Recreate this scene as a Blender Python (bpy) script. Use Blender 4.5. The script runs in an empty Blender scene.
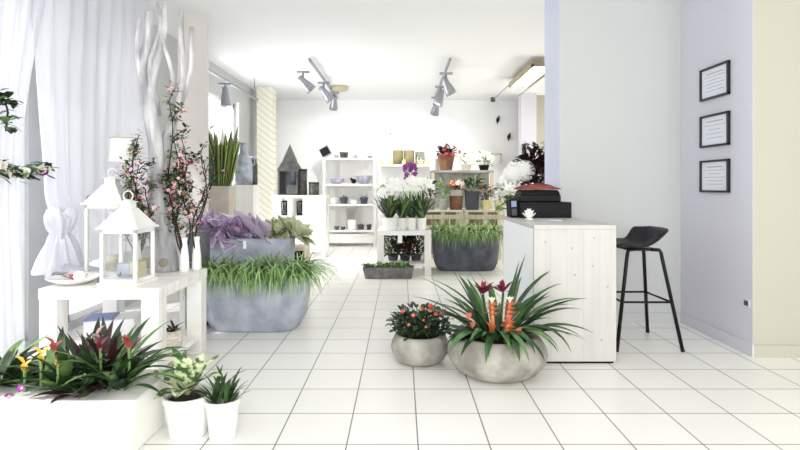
import bpy, math, random
from mathutils import Vector, Matrix, Euler
R = random.Random(7)
PI = math.pi
S = bpy.context.scene
COL = S.collection

# ------------------------------------------------------------------ helpers
def c8(r, g, b):
    def f(v):
        v /= 255.0
        return v / 12.92 if v <= .04045 else ((v + .055) / 1.055) ** 2.4
    return (f(r), f(g), f(b), 1)

def W(px, py, d):
    """a point of the room seen at pixel (px, py) and lying d metres into it"""
    return Vector(((px - 401) / 520 * d, d, 1.2 - (py - 186) / 520 * d))

MATS = {}
def mat(name, col, rough=.6, col2=None, scale=8, bump=0, bscale=30, metal=0, detail=4, emit=0, stretch=None, lo=.35, hi=.65, sub=0):
    m = bpy.data.materials.new(name); m.use_nodes = True
    nt = m.node_tree; b = nt.nodes['Principled BSDF']
    b.inputs['Base Color'].default_value = col
    b.inputs['Roughness'].default_value = rough
    b.inputs['Metallic'].default_value = metal
    if emit:
        b.inputs['Emission Color'].default_value = col
        b.inputs['Emission Strength'].default_value = emit
    tc = nt.nodes.new('ShaderNodeTexCoord'); vec = tc.outputs['Object']
    if stretch:
        mp = nt.nodes.new('ShaderNodeMapping'); mp.inputs['Scale'].default_value = stretch
        nt.links.new(vec, mp.inputs['Vector']); vec = mp.outputs['Vector']
    if col2:
        n = nt.nodes.new('ShaderNodeTexNoise'); n.inputs['Scale'].default_value = scale; n.inputs['Detail'].default_value = detail
        nt.links.new(vec, n.inputs['Vector'])
        r = nt.nodes.new('ShaderNodeValToRGB'); r.color_ramp.elements[0].position = lo; r.color_ramp.elements[1].position = hi
        r.color_ramp.elements[0].color = col; r.color_ramp.elements[1].color = col2
        nt.links.new(n.outputs['Fac'], r.inputs['Fac']); nt.links.new(r.outputs['Color'], b.inputs['Base Color'])
    if bump:
        n2 = nt.nodes.new('ShaderNodeTexNoise'); n2.inputs['Scale'].default_value = bscale; n2.inputs['Detail'].default_value = 5
        nt.links.new(vec, n2.inputs['Vector'])
        bp = nt.nodes.new('ShaderNodeBump'); bp.inputs['Strength'].default_value = bump; bp.inputs['Distance'].default_value = .01
        nt.links.new(n2.outputs['Fac'], bp.inputs['Height']); nt.links.new(bp.outputs['Normal'], b.inputs['Normal'])
    if name.startswith(('black', 'seat', 'charcoal', 'planter')): b.inputs['Specular IOR Level'].default_value = .2
    MATS[name] = m
    return m

class MB:
    def __init__(s): s.v = []; s.f = []; s.m = []
    def add(s, vs, fs, m=0):
        o = len(s.v); s.v += [tuple(p) for p in vs]
        for f in fs: s.f.append(tuple(i + o for i in f)); s.m.append(m)
        return s
    def box(s, x0, x1, y0, y1, z0, z1, m=0, M=None):
        vs = [Vector((x, y, z)) for z in (z0, z1) for y in (y0, y1) for x in (x0, x1)]
        if M: vs = [M @ p for p in vs]
        return s.add(vs, [(0, 2, 3, 1), (4, 5, 7, 6), (0, 1, 5, 4), (2, 6, 7, 3), (0, 4, 6, 2), (1, 3, 7, 5)], m)
    def frustum(s, a0, b0, z0, a1, b1, z1, c=(0, 0), m=0):
        vs = [(c[0] + sx * a, c[1] + sy * b, z) for (a, b, z) in ((a0, b0, z0), (a1, b1, z1)) for sy in (-1, 1) for sx in (-1, 1)]
        return s.add(vs, [(0, 2, 3, 1), (4, 5, 7, 6), (0, 1, 5, 4), (2, 6, 7, 3), (0, 4, 6, 2), (1, 3, 7, 5)], m)
    def lathe(s, prof, n=24, c=(0, 0, 0), sx=1, sy=1, p=2.0, m=0, M=None, cap0=True, cap1=False):
        vs = []
        for (r, z) in prof:
            for k in range(n):
                a = 2 * PI * k / n; ca, sa = math.cos(a), math.sin(a)
                x = math.copysign(abs(ca) ** (2 / p), ca); y = math.copysign(abs(sa) ** (2 / p), sa)
                q = Vector((x * r * sx, y * r * sy, z))
                if M: q = M @ q
                vs.append((q[0] + c[0], q[1] + c[1], q[2] + c[2]))
        fs = []
        for i in range(len(prof) - 1):
            for k in range(n):
                k2 = (k + 1) % n
                fs.append((i * n + k, i * n + k2, (i + 1) * n + k2, (i + 1) * n + k))
        if cap0: fs.append(tuple(range(n - 1, -1, -1)))
        if cap1: fs.append(tuple(range((len(prof) - 1) * n, len(prof) * n)))
        return s.add(vs, fs, m)
    def tube(s, pts, rad, n=8, m=0):
        pts = [Vector(p) for p in pts]
        if not hasattr(rad, '__len__'): rad = [rad] * len(pts)
        vs = []; fs = []; up = None
        for i, p in enumerate(pts):
            t = (pts[min(i + 1, len(pts) - 1)] - pts[max(i - 1, 0)]).normalized()
            if up is None: up = Vector((0, 0, 1)) if abs(t.z) < .9 else Vector((1, 0, 0))
            a = t.cross(up)
            if a.length < 1e-4: a = t.cross(Vector((0, 1, .3)))
            a.normalize(); b = a.cross(t); up = b
            for k in range(n):
                g = 2 * PI * k / n
                vs.append(p + (a * math.cos(g) + b * math.sin(g)) * rad[i])
        for i in range(len(pts) - 1):
            for k in range(n):
                k2 = (k + 1) % n
                fs.append((i * n + k, i * n + k2, (i + 1) * n + k2, (i + 1) * n + k))
        fs.append(tuple(range(n - 1, -1, -1))); fs.append(tuple(range((len(pts) - 1) * n, len(pts) * n)))
        return s.add(vs, fs, m)
    def ell(s, c, r, n=12, k=8, m=0):
        vs = [(c[0], c[1], c[2] - r[2])]
        for i in range(1, k):
            t = PI * i / k
            for j in range(n):
                a = 2 * PI * j / n
                vs.append((c[0] + r[0] * math.sin(t) * math.cos(a), c[1] + r[1] * math.sin(t) * math.sin(a), c[2] - r[2] * math.cos(t)))
        vs.append((c[0], c[1], c[2] + r[2])); L = len(vs) - 1; fs = []
        for j in range(n): fs.append((0, 1 + (j + 1) % n, 1 + j))
        for i in range(k - 2):
            for j in range(n):
                a = 1 + i * n + j; b = 1 + i * n + (j + 1) % n
                fs.append((a, b, b + n, a + n))
        for j in range(n): fs.append((L, 1 + (k - 2) * n + j, 1 + (k - 2) * n + (j + 1) % n))
        return s.add(vs, fs, m)
    def blade(s, base, az, length, width, e0=1.2, e1=-.3, n=6, kind='strap', fold=.25, m=0, roll=0.0, wave=0.0):
        """a leaf: arching midrib from elevation e0 to e1, folded along the rib"""
        p = Vector(base); h = Vector((math.cos(az), math.sin(az), 0)); side0 = Vector((-math.sin(az), math.cos(az), 0))
        vs = []; fs = []
        for i in range(n + 1):
            t = i / n; e = e0 + (e1 - e0) * t
            d = h * math.cos(e) + Vector((0, 0, 1)) * math.sin(e); nrm = -h * math.sin(e) + Vector((0, 0, 1)) * math.cos(e)
            side = side0 * math.cos(roll) + nrm * math.sin(roll); nn = nrm * math.cos(roll) - side0 * math.sin(roll)
            if kind == 'strap': w = min(1, .55 + t * 1.6) * (1 - max(0, (t - .45) / .55) ** 1.8)
            elif kind == 'grass': w = (1 - t ** 2)
            elif kind == 'sword': w = min(1, .7 + t) * (1 - max(0, (t - .6) / .4) ** 1.5)
            elif kind == 'fan': w = math.sin(PI * (.08 + .80 * t ** .9)) * (1 - max(0, (t - .85) / .15) ** 3 * .25)
            else: w = .06 if t < .12 else math.sin(PI * min(1, (t - .1) / .9) ** .8) + .001
            w = max(w, .02) * width / 2; wv = wave * width * math.sin(i * 2.3 + az * 3)
            vs += [p - side * w + nn * (w * fold + wv), p.copy(), p + side * w + nn * (w * fold - wv)]
            p = p + d * (length / n)
        for i in range(n):
            a = i * 3
            fs += [(a, a + 1, a + 4, a + 3), (a + 1, a + 2, a + 5, a + 4)]
        return s.add(vs, fs, m)
    def build(s, name, mats, parent=None, smooth=True, bevel=0, label=None, solid=0):
        me = bpy.data.meshes.new(name); me.from_pydata(s.v, [], s.f)
        if not isinstance(mats, (list, tuple)): mats = [mats]
        for q in mats: me.materials.append(MATS[q] if isinstance(q, str) else q)
        me.polygons.foreach_set('material_index', s.m)
        if smooth: me.polygons.foreach_set('use_smooth', [True] * len(me.polygons))
        me.update()
        o = bpy.data.objects.new(name, me); COL.objects.link(o)
        if parent: o.parent = parent
        if bevel:
            b = o.modifiers.new('bevel', 'BEVEL'); b.width = bevel; b.segments = 2; b.limit_method = 'ANGLE'
        if solid:
            b = o.modifiers.new('solid', 'SOLIDIFY'); b.thickness = solid
        if label: o['label'] = label
        return o

def tag(o, label, cat, group=None):
    o['label'] = label; o['category'] = cat
    if group: o['group'] = group
    return o
def thing(name, label, cat, loc=(0, 0, 0), rz=0, group=None):
    o = bpy.data.objects.new(name, None); COL.objects.link(o); o.empty_display_size = .05
    o.location = loc; o.rotation_euler = (0, 0, rz)
    return tag(o, label, cat, group)
def dup(root, loc, rz=0, label=None, scale=1):
    r = root.copy(); COL.objects.link(r); r.location = loc; r.rotation_euler = (0, 0, rz); r.scale = (scale,) * 3
    if label: r['label'] = label
    for ch in list(root.children):
        c = ch.copy(); COL.objects.link(c); c.parent = r
        for g in list(ch.children):
            d = g.copy(); COL.objects.link(d); d.parent = c
    return r
def inst(src, name, loc, rot=(0, 0, 0), sc=1, parent=None):
    """a further copy of a part that shares its mesh"""
    o = bpy.data.objects.new(name, src); COL.objects.link(o)
    o.location = loc; o.rotation_euler = rot; o.scale = (sc,) * 3
    if parent: o.parent = parent
    return o
def struct(name, mb, m, smooth=False, **k):
    o = mb.build(name, m, smooth=smooth, **k); o['kind'] = 'structure'
    return o

# ------------------------------------------------------------------ materials
mat('white_paint', c8(246, 247, 249), .7, bump=.05, bscale=60)
mat('ceiling_paint', c8(238, 239, 241), .8)
mat('grey_wall', c8(188, 190, 190), .75, bump=.06, bscale=50)
mat('lavender_wall', c8(211, 210, 221), .7, bump=.06, bscale=50)
mat('blue_white', c8(212, 217, 234), .7)
mat('cream_wall', c8(185, 183, 169), .75, bump=.06, bscale=50)
mat('beige_pillar', c8(214, 208, 203), .75, bump=.05, bscale=50)
mat('white_wood', c8(240, 240, 240), .45, c8(226, 225, 222), 3, bump=.08, bscale=12, stretch=(1, 1, .15))
mat('whitewash', c8(243, 243, 243), .45, c8(226, 223, 216), 2.5, bump=.08, bscale=9, stretch=(1, 8, 1))
mat('counter_wood', c8(195, 193, 189), .5, c8(187, 185, 180), 1.6, bump=.05, bscale=5, stretch=(9, 9, .8))
mat('knot', c8(174, 170, 162), .5)
mat('cream_wood', c8(232, 226, 205), .55, c8(214, 204, 178), 3, stretch=(1, 1, 6))
mat('pallet_wood', c8(216, 208, 188), .7, c8(186, 174, 148), 4, stretch=(6, 1, 1))
mat('concrete', c8(182, 178, 169), .85, c8(134, 130, 121), 7, bump=.5, bscale=18, detail=8)
mat('planter_grey', c8(182, 186, 198), .75, c8(150, 154, 168), 6, bump=.3, bscale=14, detail=7)
mat('planter_dark', c8(112, 114, 124), .75, c8(86, 88, 98), 6, bump=.3, bscale=14)
mat('stone_trough', c8(130, 129, 130), .85, c8(98, 97, 98), 9, bump=.5, bscale=25)
mat('soil', c8(46, 36, 28), .95, c8(26, 20, 15), 25, bump=.6, bscale=40)
mat('white_ceramic', c8(240, 240, 236), .3)
mat('grey_ceramic', c8(168, 168, 162), .5, c8(140, 140, 136), 8)
mat('charcoal_ceramic', c8(82, 84, 94), .5)
mat('beige_ceramic', c8(196, 188, 180), .7, c8(180, 172, 162), 6)
mat('yellow_ceramic', c8(226, 216, 164), .45)
mat('khaki_ceramic', c8(158, 148, 108), .5, c8(116, 106, 72), 5)
mat('terracotta', c8(142, 102, 78), .85, c8(112, 78, 60), 9)
mat('black_metal', c8(24, 24, 26), .4)
mat('black_plastic', c8(15, 15, 19), .55)
mat('black_gloss', c8(12, 12, 16), .5)
mat('seat_black', c8(34, 34, 39), .45)
mat('spot_metal', c8(150, 152, 160), .35, metal=.6)
mat('dark_tin', c8(92, 90, 86), .5, c8(58, 57, 55), 14, metal=.3)
mat('galvanised', c8(188, 194, 208), .5, c8(146, 152, 168), 12, metal=.4)
mat('brass_trim', c8(158, 148, 118), .5)
mat('lamp_glow', c8(255, 250, 232), .5, emit=6)
mat('bulb_glow', c8(255, 246, 225), .5, emit=8)
mat('shade_white', c8(248, 247, 243), .8)
mat('khaki_edge', c8(188, 180, 156), .7)
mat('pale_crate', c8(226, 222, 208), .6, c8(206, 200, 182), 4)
mat('crate_back', c8(138, 128, 104), .8)
mat('candle', c8(206, 200, 168), .6)
mat('blue_cloth', c8(142, 152, 190), .8)
mat('purple_cloth', c8(140, 140, 158), .7, c8(182, 182, 198), 10)
mat('card_white', c8(246, 246, 250), .6)
mat('frame_black', c8(22, 22, 26), .4)
mat('paper', c8(228, 231, 240), .6)
mat('print_grey', c8(168, 172, 186), .7)
mat('red_cloth', c8(146, 76, 66), .9, c8(106, 50, 46), 8)
mat('bark_white', c8(216, 215, 217), .85, c8(152, 151, 154), 5, bump=.4, bscale=14, stretch=(3, 3, .6))
mat('bark_cut', c8(150, 138, 122), .8)
mat('twig_dark', c8(52, 38, 38), .8)
mat('petal_pink', c8(232, 202, 204), .6, c8(204, 150, 160), 20)
mat('petal_red', c8(186, 70, 92), .6)
mat('petal_white', c8(250, 250, 246), .55)
mat('petal_cream', c8(244, 244, 232), .6, c8(236, 238, 214), 14)
mat('petal_purple', c8(150, 56, 150), .5, c8(110, 36, 112), 20)
mat('petal_orange', c8(206, 104, 58), .5, c8(222, 144, 92), 14)
mat('petal_scarlet', c8(220, 70, 48), .5, c8(200, 48, 48), 30)
mat('petal_salmon', c8(232, 130, 104), .6)
mat('petal_burgundy', c8(118, 34, 62), .5)
mat('petal_coral', c8(196, 92, 86), .6, c8(140, 56, 56), 18)
mat('petal_lime', c8(216, 218, 150), .5)
mat('petal_yellow', c8(240, 200, 80), .5)
mat('leaf_dark', c8(38, 62, 34), .4, c8(64, 96, 52), 9)
mat('leaf_strap', c8(58, 94, 52), .35, c8(92, 130, 76), 7)
mat('leaf_deep', c8(34, 50, 34), .45, c8(54, 76, 46), 14)
mat('leaf_mid', c8(82, 118, 60), .45, c8(120, 154, 88), 9)
mat('leaf_grass', c8(126, 160, 92), .5, c8(172, 200, 134), 9)
mat('leaf_bright', c8(128, 168, 78), .5, c8(96, 136, 60), 10)
mat('leaf_maroon', c8(70, 34, 40), .45, c8(46, 30, 32), 10)
mat('leaf_burgundy', c8(64, 34, 38), .5, c8(34, 22, 24), 12)
mat('leaf_yellowred', c8(214, 160, 70), .45, c8(170, 56, 62), 9)
mat('leaf_variegated', c8(58, 96, 46), .45, c8(214, 222, 178), 26, lo=.46, hi=.54)
mat('leaf_snake', c8(40, 62, 40), .45, c8(78, 102, 62), 12, stretch=(1, 1, 2))
mat('leaf_snake_edge', c8(176, 190, 110), .5)
mat('cabbage_purple', c8(146, 116, 156), .5, c8(200, 180, 206), 12)
mat('cabbage_rim', c8(220, 206, 226), .55)
mat('cabbage_cream', c8(228, 230, 200), .55)
mat('cabbage_heart', c8(166, 110, 150), .55, c8(110, 74, 108), 14)
mat('cabbage_green', c8(128, 142, 98), .55, c8(180, 188, 142), 9)
mat('cabbage_pale', c8(216, 216, 176), .55, c8(176, 184, 140), 14)
mat('dried', c8(66, 54, 52), .9, c8(38, 32, 32), 20)
mat('wicker', c8(226, 220, 208), .7, c8(190, 182, 166), 30, stretch=(1, 1, 3))

# sheer curtain: thin cloth that lets daylight through
def sheer(name, col, tr, see):
    m = bpy.data.materials.new(name); m.use_nodes = True; nt = m.node_tree; nt.nodes.clear()
    out = nt.nodes.new('ShaderNodeOutputMaterial'); d = nt.nodes.new('ShaderNodeBsdfDiffuse'); t = nt.nodes.new('ShaderNodeBsdfTranslucent')
    x = nt.nodes.new('ShaderNodeBsdfTransparent'); a = nt.nodes.new('ShaderNodeMixShader'); b = nt.nodes.new('ShaderNodeMixShader')
    d.inputs['Color'].default_value = col; t.inputs['Color'].default_value = col
    a.inputs[0].default_value = tr; b.inputs[0].default_value = see
    nt.links.new(d.outputs[0], a.inputs[1]); nt.links.new(t.outputs[0], a.inputs[2])
    nt.links.new(a.outputs[0], b.inputs[1]); nt.links.new(x.outputs[0], b.inputs[2]); nt.links.new(b.outputs[0], out.inputs[0])
    MATS[name] = m
sheer('sheer_white', c8(226, 227, 234), .34, .06)
sheer('shade_cloth', c8(250, 248, 244), .4, 0)

def glass(name, tint=(1, 1, 1, 1), g=.08):
    m = bpy.data.materials.new(name); m.use_nodes = True; nt = m.node_tree; nt.nodes.clear()
    out = nt.nodes.new('ShaderNodeOutputMaterial'); x = nt.nodes.new('ShaderNodeBsdfTransparent'); gl = nt.nodes.new('ShaderNodeBsdfGlossy')
    gl.inputs['Roughness'].default_value = .03; x.inputs['Color'].default_value = tint
    mx = nt.nodes.new('ShaderNodeMixShader'); mx.inputs[0].default_value = g
    nt.links.new(x.outputs[0], mx.inputs[1]); nt.links.new(gl.outputs[0], mx.inputs[2]); nt.links.new(mx.outputs[0], out.inputs[0])
    MATS[name] = m
glass('pane_glass'); glass('smoky_glass', c8(70, 66, 84), .12); glass('pale_glass', c8(226, 228, 220), .12)

# tiled floor: 33 cm white tiles with grey joints
def tile_mat():
    m = bpy.data.materials.new('floor_tile'); m.use_nodes = True; nt = m.node_tree; b = nt.nodes['Principled BSDF']
    g = nt.nodes.new('ShaderNodeNewGeometry'); mp = nt.nodes.new('ShaderNodeMapping'); mp.inputs['Location'].default_value = (.252, -3.404 + 3.3, 0)
    br = nt.nodes.new('ShaderNodeTexBrick'); br.offset = 0; br.squash = 1
    br.inputs['Scale'].default_value = 1; br.inputs['Brick Width'].default_value = .331; br.inputs['Row Height'].default_value = .33
    br.inputs['Mortar Size'].default_value = .0038; br.inputs['Mortar Smooth'].default_value = .2
    br.inputs['Color1'].default_value = c8(238, 237, 232); br.inputs['Color2'].default_value = c8(242, 241, 237); br.inputs['Mortar'].default_value = c8(128, 126, 122)
    nt.links.new(g.outputs['Position'], mp.inputs['Vector']); nt.links.new(mp.outputs[0], br.inputs['Vector'])
    n = nt.nodes.new('ShaderNodeTexNoise'); n.inputs['Scale'].default_value = 2.5; n.inputs['Detail'].default_value = 6
    mx = nt.nodes.new('ShaderNodeMix'); mx.data_type = 'RGBA'; mx.blend_type = 'MULTIPLY'
    r = nt.nodes.new('ShaderNodeValToRGB'); r.color_ramp.elements[0].color = (.97, .97, .965, 1); r.color_ramp.elements[1].color = (1, 1, 1, 1)
    nt.links.new(g.outputs['Position'], n.inputs['Vector']); nt.links.new(n.outputs['Fac'], r.inputs['Fac'])
    mx.inputs[0].default_value = 1; nt.links.new(br.outputs['Color'], mx.inputs[6]); nt.links.new(r.outputs['Color'], mx.inputs[7])
    nt.links.new(mx.outputs[2], b.inputs['Base Color']); b.inputs['Roughness'].default_value = .28
    bp = nt.nodes.new('ShaderNodeBump'); bp.inputs['Strength'].default_value = .3; bp.inputs['Distance'].default_value = .003; bp.invert = True
    nt.links.new(br.outputs['Fac'], bp.inputs['Height']); nt.links.new(bp.outputs[0], b.inputs['Normal'])
    MATS['floor_tile'] = m
tile_mat()

# cream column with slanting ribs
def rib_mat():
    m = mat('slanted_plaster', c8(236, 232, 216), .8); nt = m.node_tree; b = nt.nodes['Principled BSDF']
    g = nt.nodes.new('ShaderNodeTexCoord'); mp = nt.nodes.new('ShaderNodeMapping'); mp.inputs['Rotation'].default_value = (0, math.radians(-38), 0)
    w = nt.nodes.new('ShaderNodeTexWave'); w.bands_direction = 'Z'; w.inputs['Scale'].default_value = 3.4; w.inputs['Distortion'].default_value = 1.2; w.inputs['Detail'].default_value = 2
    r = nt.nodes.new('ShaderNodeValToRGB'); r.color_ramp.elements[0].color = c8(222, 217, 200); r.color_ramp.elements[1].color = c8(240, 238, 226)
    r.color_ramp.elements[0].position = .0; r.color_ramp.elements[1].position = .35
    nt.links.new(g.outputs['Object'], mp.inputs['Vector']); nt.links.new(mp.outputs[0], w.inputs['Vector']); nt.links.new(w.outputs['Fac'], r.inputs['Fac']); nt.links.new(r.outputs['Color'], b.inputs['Base Color'])
rib_mat()

# ------------------------------------------------------------------ the room
XL, CEIL, YB = -2.75, 3.0, 10.9
struct('floor', MB().box(-2.9, 4.3, -2, 11.1, -.1, 0), 'floor_tile')
struct('ceiling', MB().box(-2.9, 4.3, -2, 11.1, CEIL, CEIL + .1), 'ceiling_paint')
wl = MB()
for (y0, y1, z0, z1) in ((-2, .9, 0, 3), (.9, 4.98, 0, .06), (.9, 4.98, 2.55, 3), (3.84, 4.3, .06, 2.55), (4.98, 7.25, 0, 3), (7.25, 8.65, 2.55, 3), (7.25, 8.65, 0, .1), (8.65, YB, 0, 3)):
    wl.box(XL - .15, XL, y0, y1, z0, z1)
struct('wall_left', wl, 'grey_wall')
struct('wall_back', MB().box(-2.9, 4.3, YB, YB + .15, 0, 3), 'white_paint')
struct('wall_right', MB().box(2.47, 2.62, 3.8, 4.588, 0, 3), 'lavender_wall')
struct('wall_right_front', MB().box(2.47, 4.3, 3.65, 3.8, 0, 3), ['cream_wall'])
struct('wall_right_end', MB().box(2.4701, 2.4699 - .002, 3.649, 3.8, 0, 3), 'lavender_wall')
struct('wall_right_near', MB().box(4.15, 4.3, -2, 3.65, 0, 3), 'cream_wall')
struct('wall_right_far', MB().box(4.15, 4.3, 5.07, YB, 0, 3), 'cream_wall')
struct('wall_stool', MB().box(1.403, 4.3, 4.588, 5.07, 0, 3), 'grey_wall')
struct('wall_stool_end', MB().box(1.400, 1.4029, 4.588, 5.07, 0, 3), 'blue_white')
struct('pillar_left', MB().box(-2.34, -2.035, 5.45, 5.5, 0, 3), 'beige_pillar')
struct('pillar_back', MB().box(2.32, 2.62, 10.05, 10.3, 0, 3), 'lavender_wall')
struct('pillar_corner', MB().box(-2.62, -2.33, 9.45, 9.7, 0, 3), 'slanted_plaster')
struct('wall_back_right', MB().box(2.62, 4.15, 10.3, 10.45, 0, 3), 'cream_wall')
struct('baseboard_right', MB().box(2.457, 2.47, 3.637, 4.588, 0, .085).box(2.457, 2.466, 3.637, 4.588, .085, .092), 'lavender_wall')
struct('baseboard_right_front', MB().box(2.47, 4.15, 3.637, 3.65, 0, .085), 'cream_wall')
struct('baseboard_stool', MB().box(1.46, 2.457, 4.575, 4.588, 0, .085), 'grey_wall')
struct('baseboard_back', MB().box(-2.3, 2.3, 10.887, 10.9, 0, .085), 'white_paint')

def window(name, y0, y1, z0, z1, mull, wide=()):
    r = bpy.data.objects.new(name, None); COL.objects.link(r); r['kind'] = 'structure'
    m = MB(); x0, x1 = XL - .1, XL - .03
    for (a, b, c, d) in [(y0, y0 + .06, z0, z1), (y1 - .06, y1, z0, z1), (y0, y1, z0, z0 + .06), (y0, y1, z1 - .06, z1)] + [(y - .03, y + .03, z0, z1) for y in mull] + [(y - .11, y + .11, z0, z1) for y in wide]:
        m.box(x0, x1, a, b, c, d)
    o = m.build('window_frame', 'white_paint', r, smooth=False); o['kind'] = 'structure'
    p = MB().box(XL - .07, XL - .065, y0 + .05, y1 - .05, z0 + .05, z1 - .05).build('window_pane', 'pane_glass', r, smooth=False); p['kind'] = 'structure'
window('window_1', .9, 3.84, .06, 2.55, (2.2,))
window('window_3', 4.3, 4.98, .06, 2.55, ())
window('window_2', 7.25, 8.65, .1, 2.55, (8.0,))
# soffit beside the far window
struct('trim_1', MB().box(XL, XL + .03, 8.68, 8.74, 0, 2.6), 'white_paint')

# ------------------------------------------------------------------ curtains
def curtain(name, fn, label, nu=70, nv=40):
    m = MB(); vs = []; fs = []
    for j in range(nv + 1):
        for i in range(nu + 1): vs.append(fn(i / nu, j / nv))
    for j in range(nv):
        for i in range(nu):
            a = j * (nu + 1) + i; fs.append((a, a + 1, a + nu + 2, a + nu + 1))
    m.add(vs, fs); o = m.build(name, 'sheer_white'); return tag(o, label, 'curtain')
def sm(t): t = max(0, min(1, t)); return t * t * (3 - 2 * t)
def c_right(u, v):
    z = 2.95 - v * 2.33
    g = sm((2.6 - z) / 1.6) if z > 1.0 else 1 - .55 * sm((1.0 - z) / .4)       # gathers towards the tie, then opens again
    y0 = 3.42 + .10 * g; y1 = 5.12 - .02 * g
    y = y0 + (y1 - y0) * u ** (1 + .25 * g)
    amp = .014 + .010 * math.sin(5 * u)
    x = -2.46 + amp * math.sin(u * 58 + 2.0 * math.sin(z * 1.1)) + .006 * math.sin(u * 131 + z * .7) + .05 * g * (1 - u)
    if z < 1.15: x += .10 * (1 - u) * sm((1.15 - z) / .35)
    return (x, y, z)
curtain('curtain', c_right, 'sheer white curtain drawn behind the white table and lanterns, pulled to one side')
def c_left(u, v):
    z = 2.95 - v * 2.9
    g = 1 - abs(z - 1.3) / 1.65; g = sm(g) * .5 if z > 1.3 else .5 - .12 * sm((1.3 - z) / 1.2)
    yc = 3.06; w = .42 * (1 - g) ; y = yc + (u - .5) * 2 * w + (.12 if z > 1.3 else .04) * (1 - g)
    x = -2.44 + (.017 + .007 * math.sin(7 * u)) * math.sin(u * 40 + 1.2 * math.sin(z)) + .01 * math.sin(u * 97)
    return (x, y, z)
curtain('curtain', c_left, 'gathered white curtain at the left window with a rose garland across it', 50, 40)
# ruffled bow that ties the right curtain
t = thing('curtain_tieback', 'ruffled white fabric bow gathering the sheer curtain beside the white table', 'tieback', W(60, 240, 3.52))
m = MB(); vs = []; fs = []; n, k = 72, 22
RP = [(.20, .035), (.185, .07), (.15, .088), (.10, .08), (.05, .055), (.03, .05), (.0, .07), (-.06, .095), (-.13, .115), (-.20, .13), (-.215, .125)]
for i in range(len(RP)):
    for q in range(n):
        a = 2 * PI * q / n; u = i / len(RP); w = RP[i][1] * (1 + .16 * math.sin(6 * a + 3 * u) + .12 * math.sin(11 * a - 5 * u) + .05 * math.sin(19 * a))
        vs.append((w * math.cos(a), w * math.sin(a), RP[i][0] + .02 * math.sin(4 * a + 6 * u) + .012 * math.sin(9 * a)))
for i in range(len(RP) - 1):
    for q in range(n): fs.append((i * n + q, i * n + (q + 1) % n, (i + 1) * n + (q + 1) % n, (i + 1) * n + q))
m.add(vs, fs).build('ruffle', 'sheer_white', t)
m = MB(); vs = []; fs = []
for i in range(25):
    for j in range(13):
        u, v = i / 24, j / 12 - .5; wd = .10 + .22 * u
        vs.append((.02 + .40 * u + .05 * v, -.02 - .10 * u + v * wd, -.14 - .09 * u ** .7 + (.018 * math.sin(v * 22 + 3 * u) + .01 * math.sin(v * 41)) * (1 - .6 * u)))
for i in range(24):
    for j in range(12): q = i * 13 + j; fs.append((q, q + 1, q + 14, q + 13))
m.add(vs, fs).build('ribbon_tail', 'sheer_white', t)

# ------------------------------------------------------------------ flower part meshes (shared)
def blossom_mesh(name, petals, size, mats, cup=.25, wid=.75, heart=.16):
    m = MB()
    for k in range(petals):
        m.blade((0, 0, 0), 2 * PI * k / petals + .2, size, size * wid, cup, cup - .5, 3, 'leaf' if wid < .6 else 'fan', .2, 0)
    if heart: m.ell((0, 0, size * .1), (size * heart, size * heart, size * heart), 6, 4, 1)
    o = m.build(name, mats); me = o.data; bpy.data.objects.remove(o); return me
ORCHID = blossom_mesh('orchid_blossom', 5, .044, ['petal_white', 'petal_lime'], .2, .85, .12)
ORCHID_P = blossom_mesh('orchid_blossom', 5, .05, ['petal_purple', 'petal_burgundy'], .2, .85)
CHERRY = blossom_mesh('cherry_blossom', 5, .019, ['petal_pink', 'petal_red'], .5, .9, .25)
BUD = blossom_mesh('cherry_bud', 4, .016, ['petal_red', 'petal_red'], 1.1, .9, .3)
LILY = blossom_mesh('lily_blossom', 6, .075, ['petal_white', 'petal_yellow'], .6, .45)
CARN = blossom_mesh('blossom', 9, .019, ['petal_scarlet', 'petal_scarlet'], .8, .8, .35)
CARN2 = blossom_mesh('blossom', 9, .017, ['petal_salmon', 'petal_salmon'], .8, .8, .35)
ROSE = blossom_mesh('rose', 8, .03, ['petal_cream', 'petal_pink'], .8, .9, .4)
ROSE2 = blossom_mesh('rose', 8, .03, ['petal_purple', 'petal_pink'], .8, .9, .4)
ORANGE = blossom_mesh('blossom', 6, .03, ['petal_orange', 'petal_yellow'], .6, .9, .25)
CORAL = blossom_mesh('blossom', 7, .05, ['petal_coral', 'petal_coral'], .7, .8, .3)
def aim(v):
    return Vector(v).to_track_quat('Z', 'Y').to_euler()
def bloom(me, loc, parent, sc=1, toward=(0, -1, .35), jit=.5):
    d = Vector(toward) + Vector((R.uniform(-jit, jit), R.uniform(-jit, jit), R.uniform(-jit, jit)))
    return inst(me, me.name.split('.')[0], loc, aim(d), sc * R.uniform(.85, 1.15), parent)

def pot_mb(r0, r1, h, lip=.008, n=24):
    return MB().lathe([(r0, 0), (r0 * 1.02, .01), (r1 - .004, h * .8), (r1 + lip * .4, h * .86), (r1 + lip * .5, h), (r1 - lip, h), (r1 - lip * 1.4, h * .86)], n)
def soil_mb(r, z, sx=1, sy=1, p=2, n=24): return MB().lathe([(r, z - .02), (r * .7, z), (.001, z + .008)], n, sx=sx, sy=sy, p=p)
def tuft(m, n, rng, length, width, z, r, e0=(.6, 1.5), e1=(-1.3, .1), kind='grass', sx=1, sy=1, fold=.25, azs=None, mi=0):
    for k in range(n):
        a = R.uniform(0, 2 * PI) if azs is None else R.uniform(*azs); q = math.sqrt(R.random()) * r; b = R.uniform(0, 2 * PI)
        m.blade((q * math.cos(b) * sx, q * math.sin(b) * sy, z), a, R.uniform(*length), R.uniform(*width), R.uniform(*e0), R.uniform(*e1), rng, kind, fold, mi)
    return m
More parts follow.
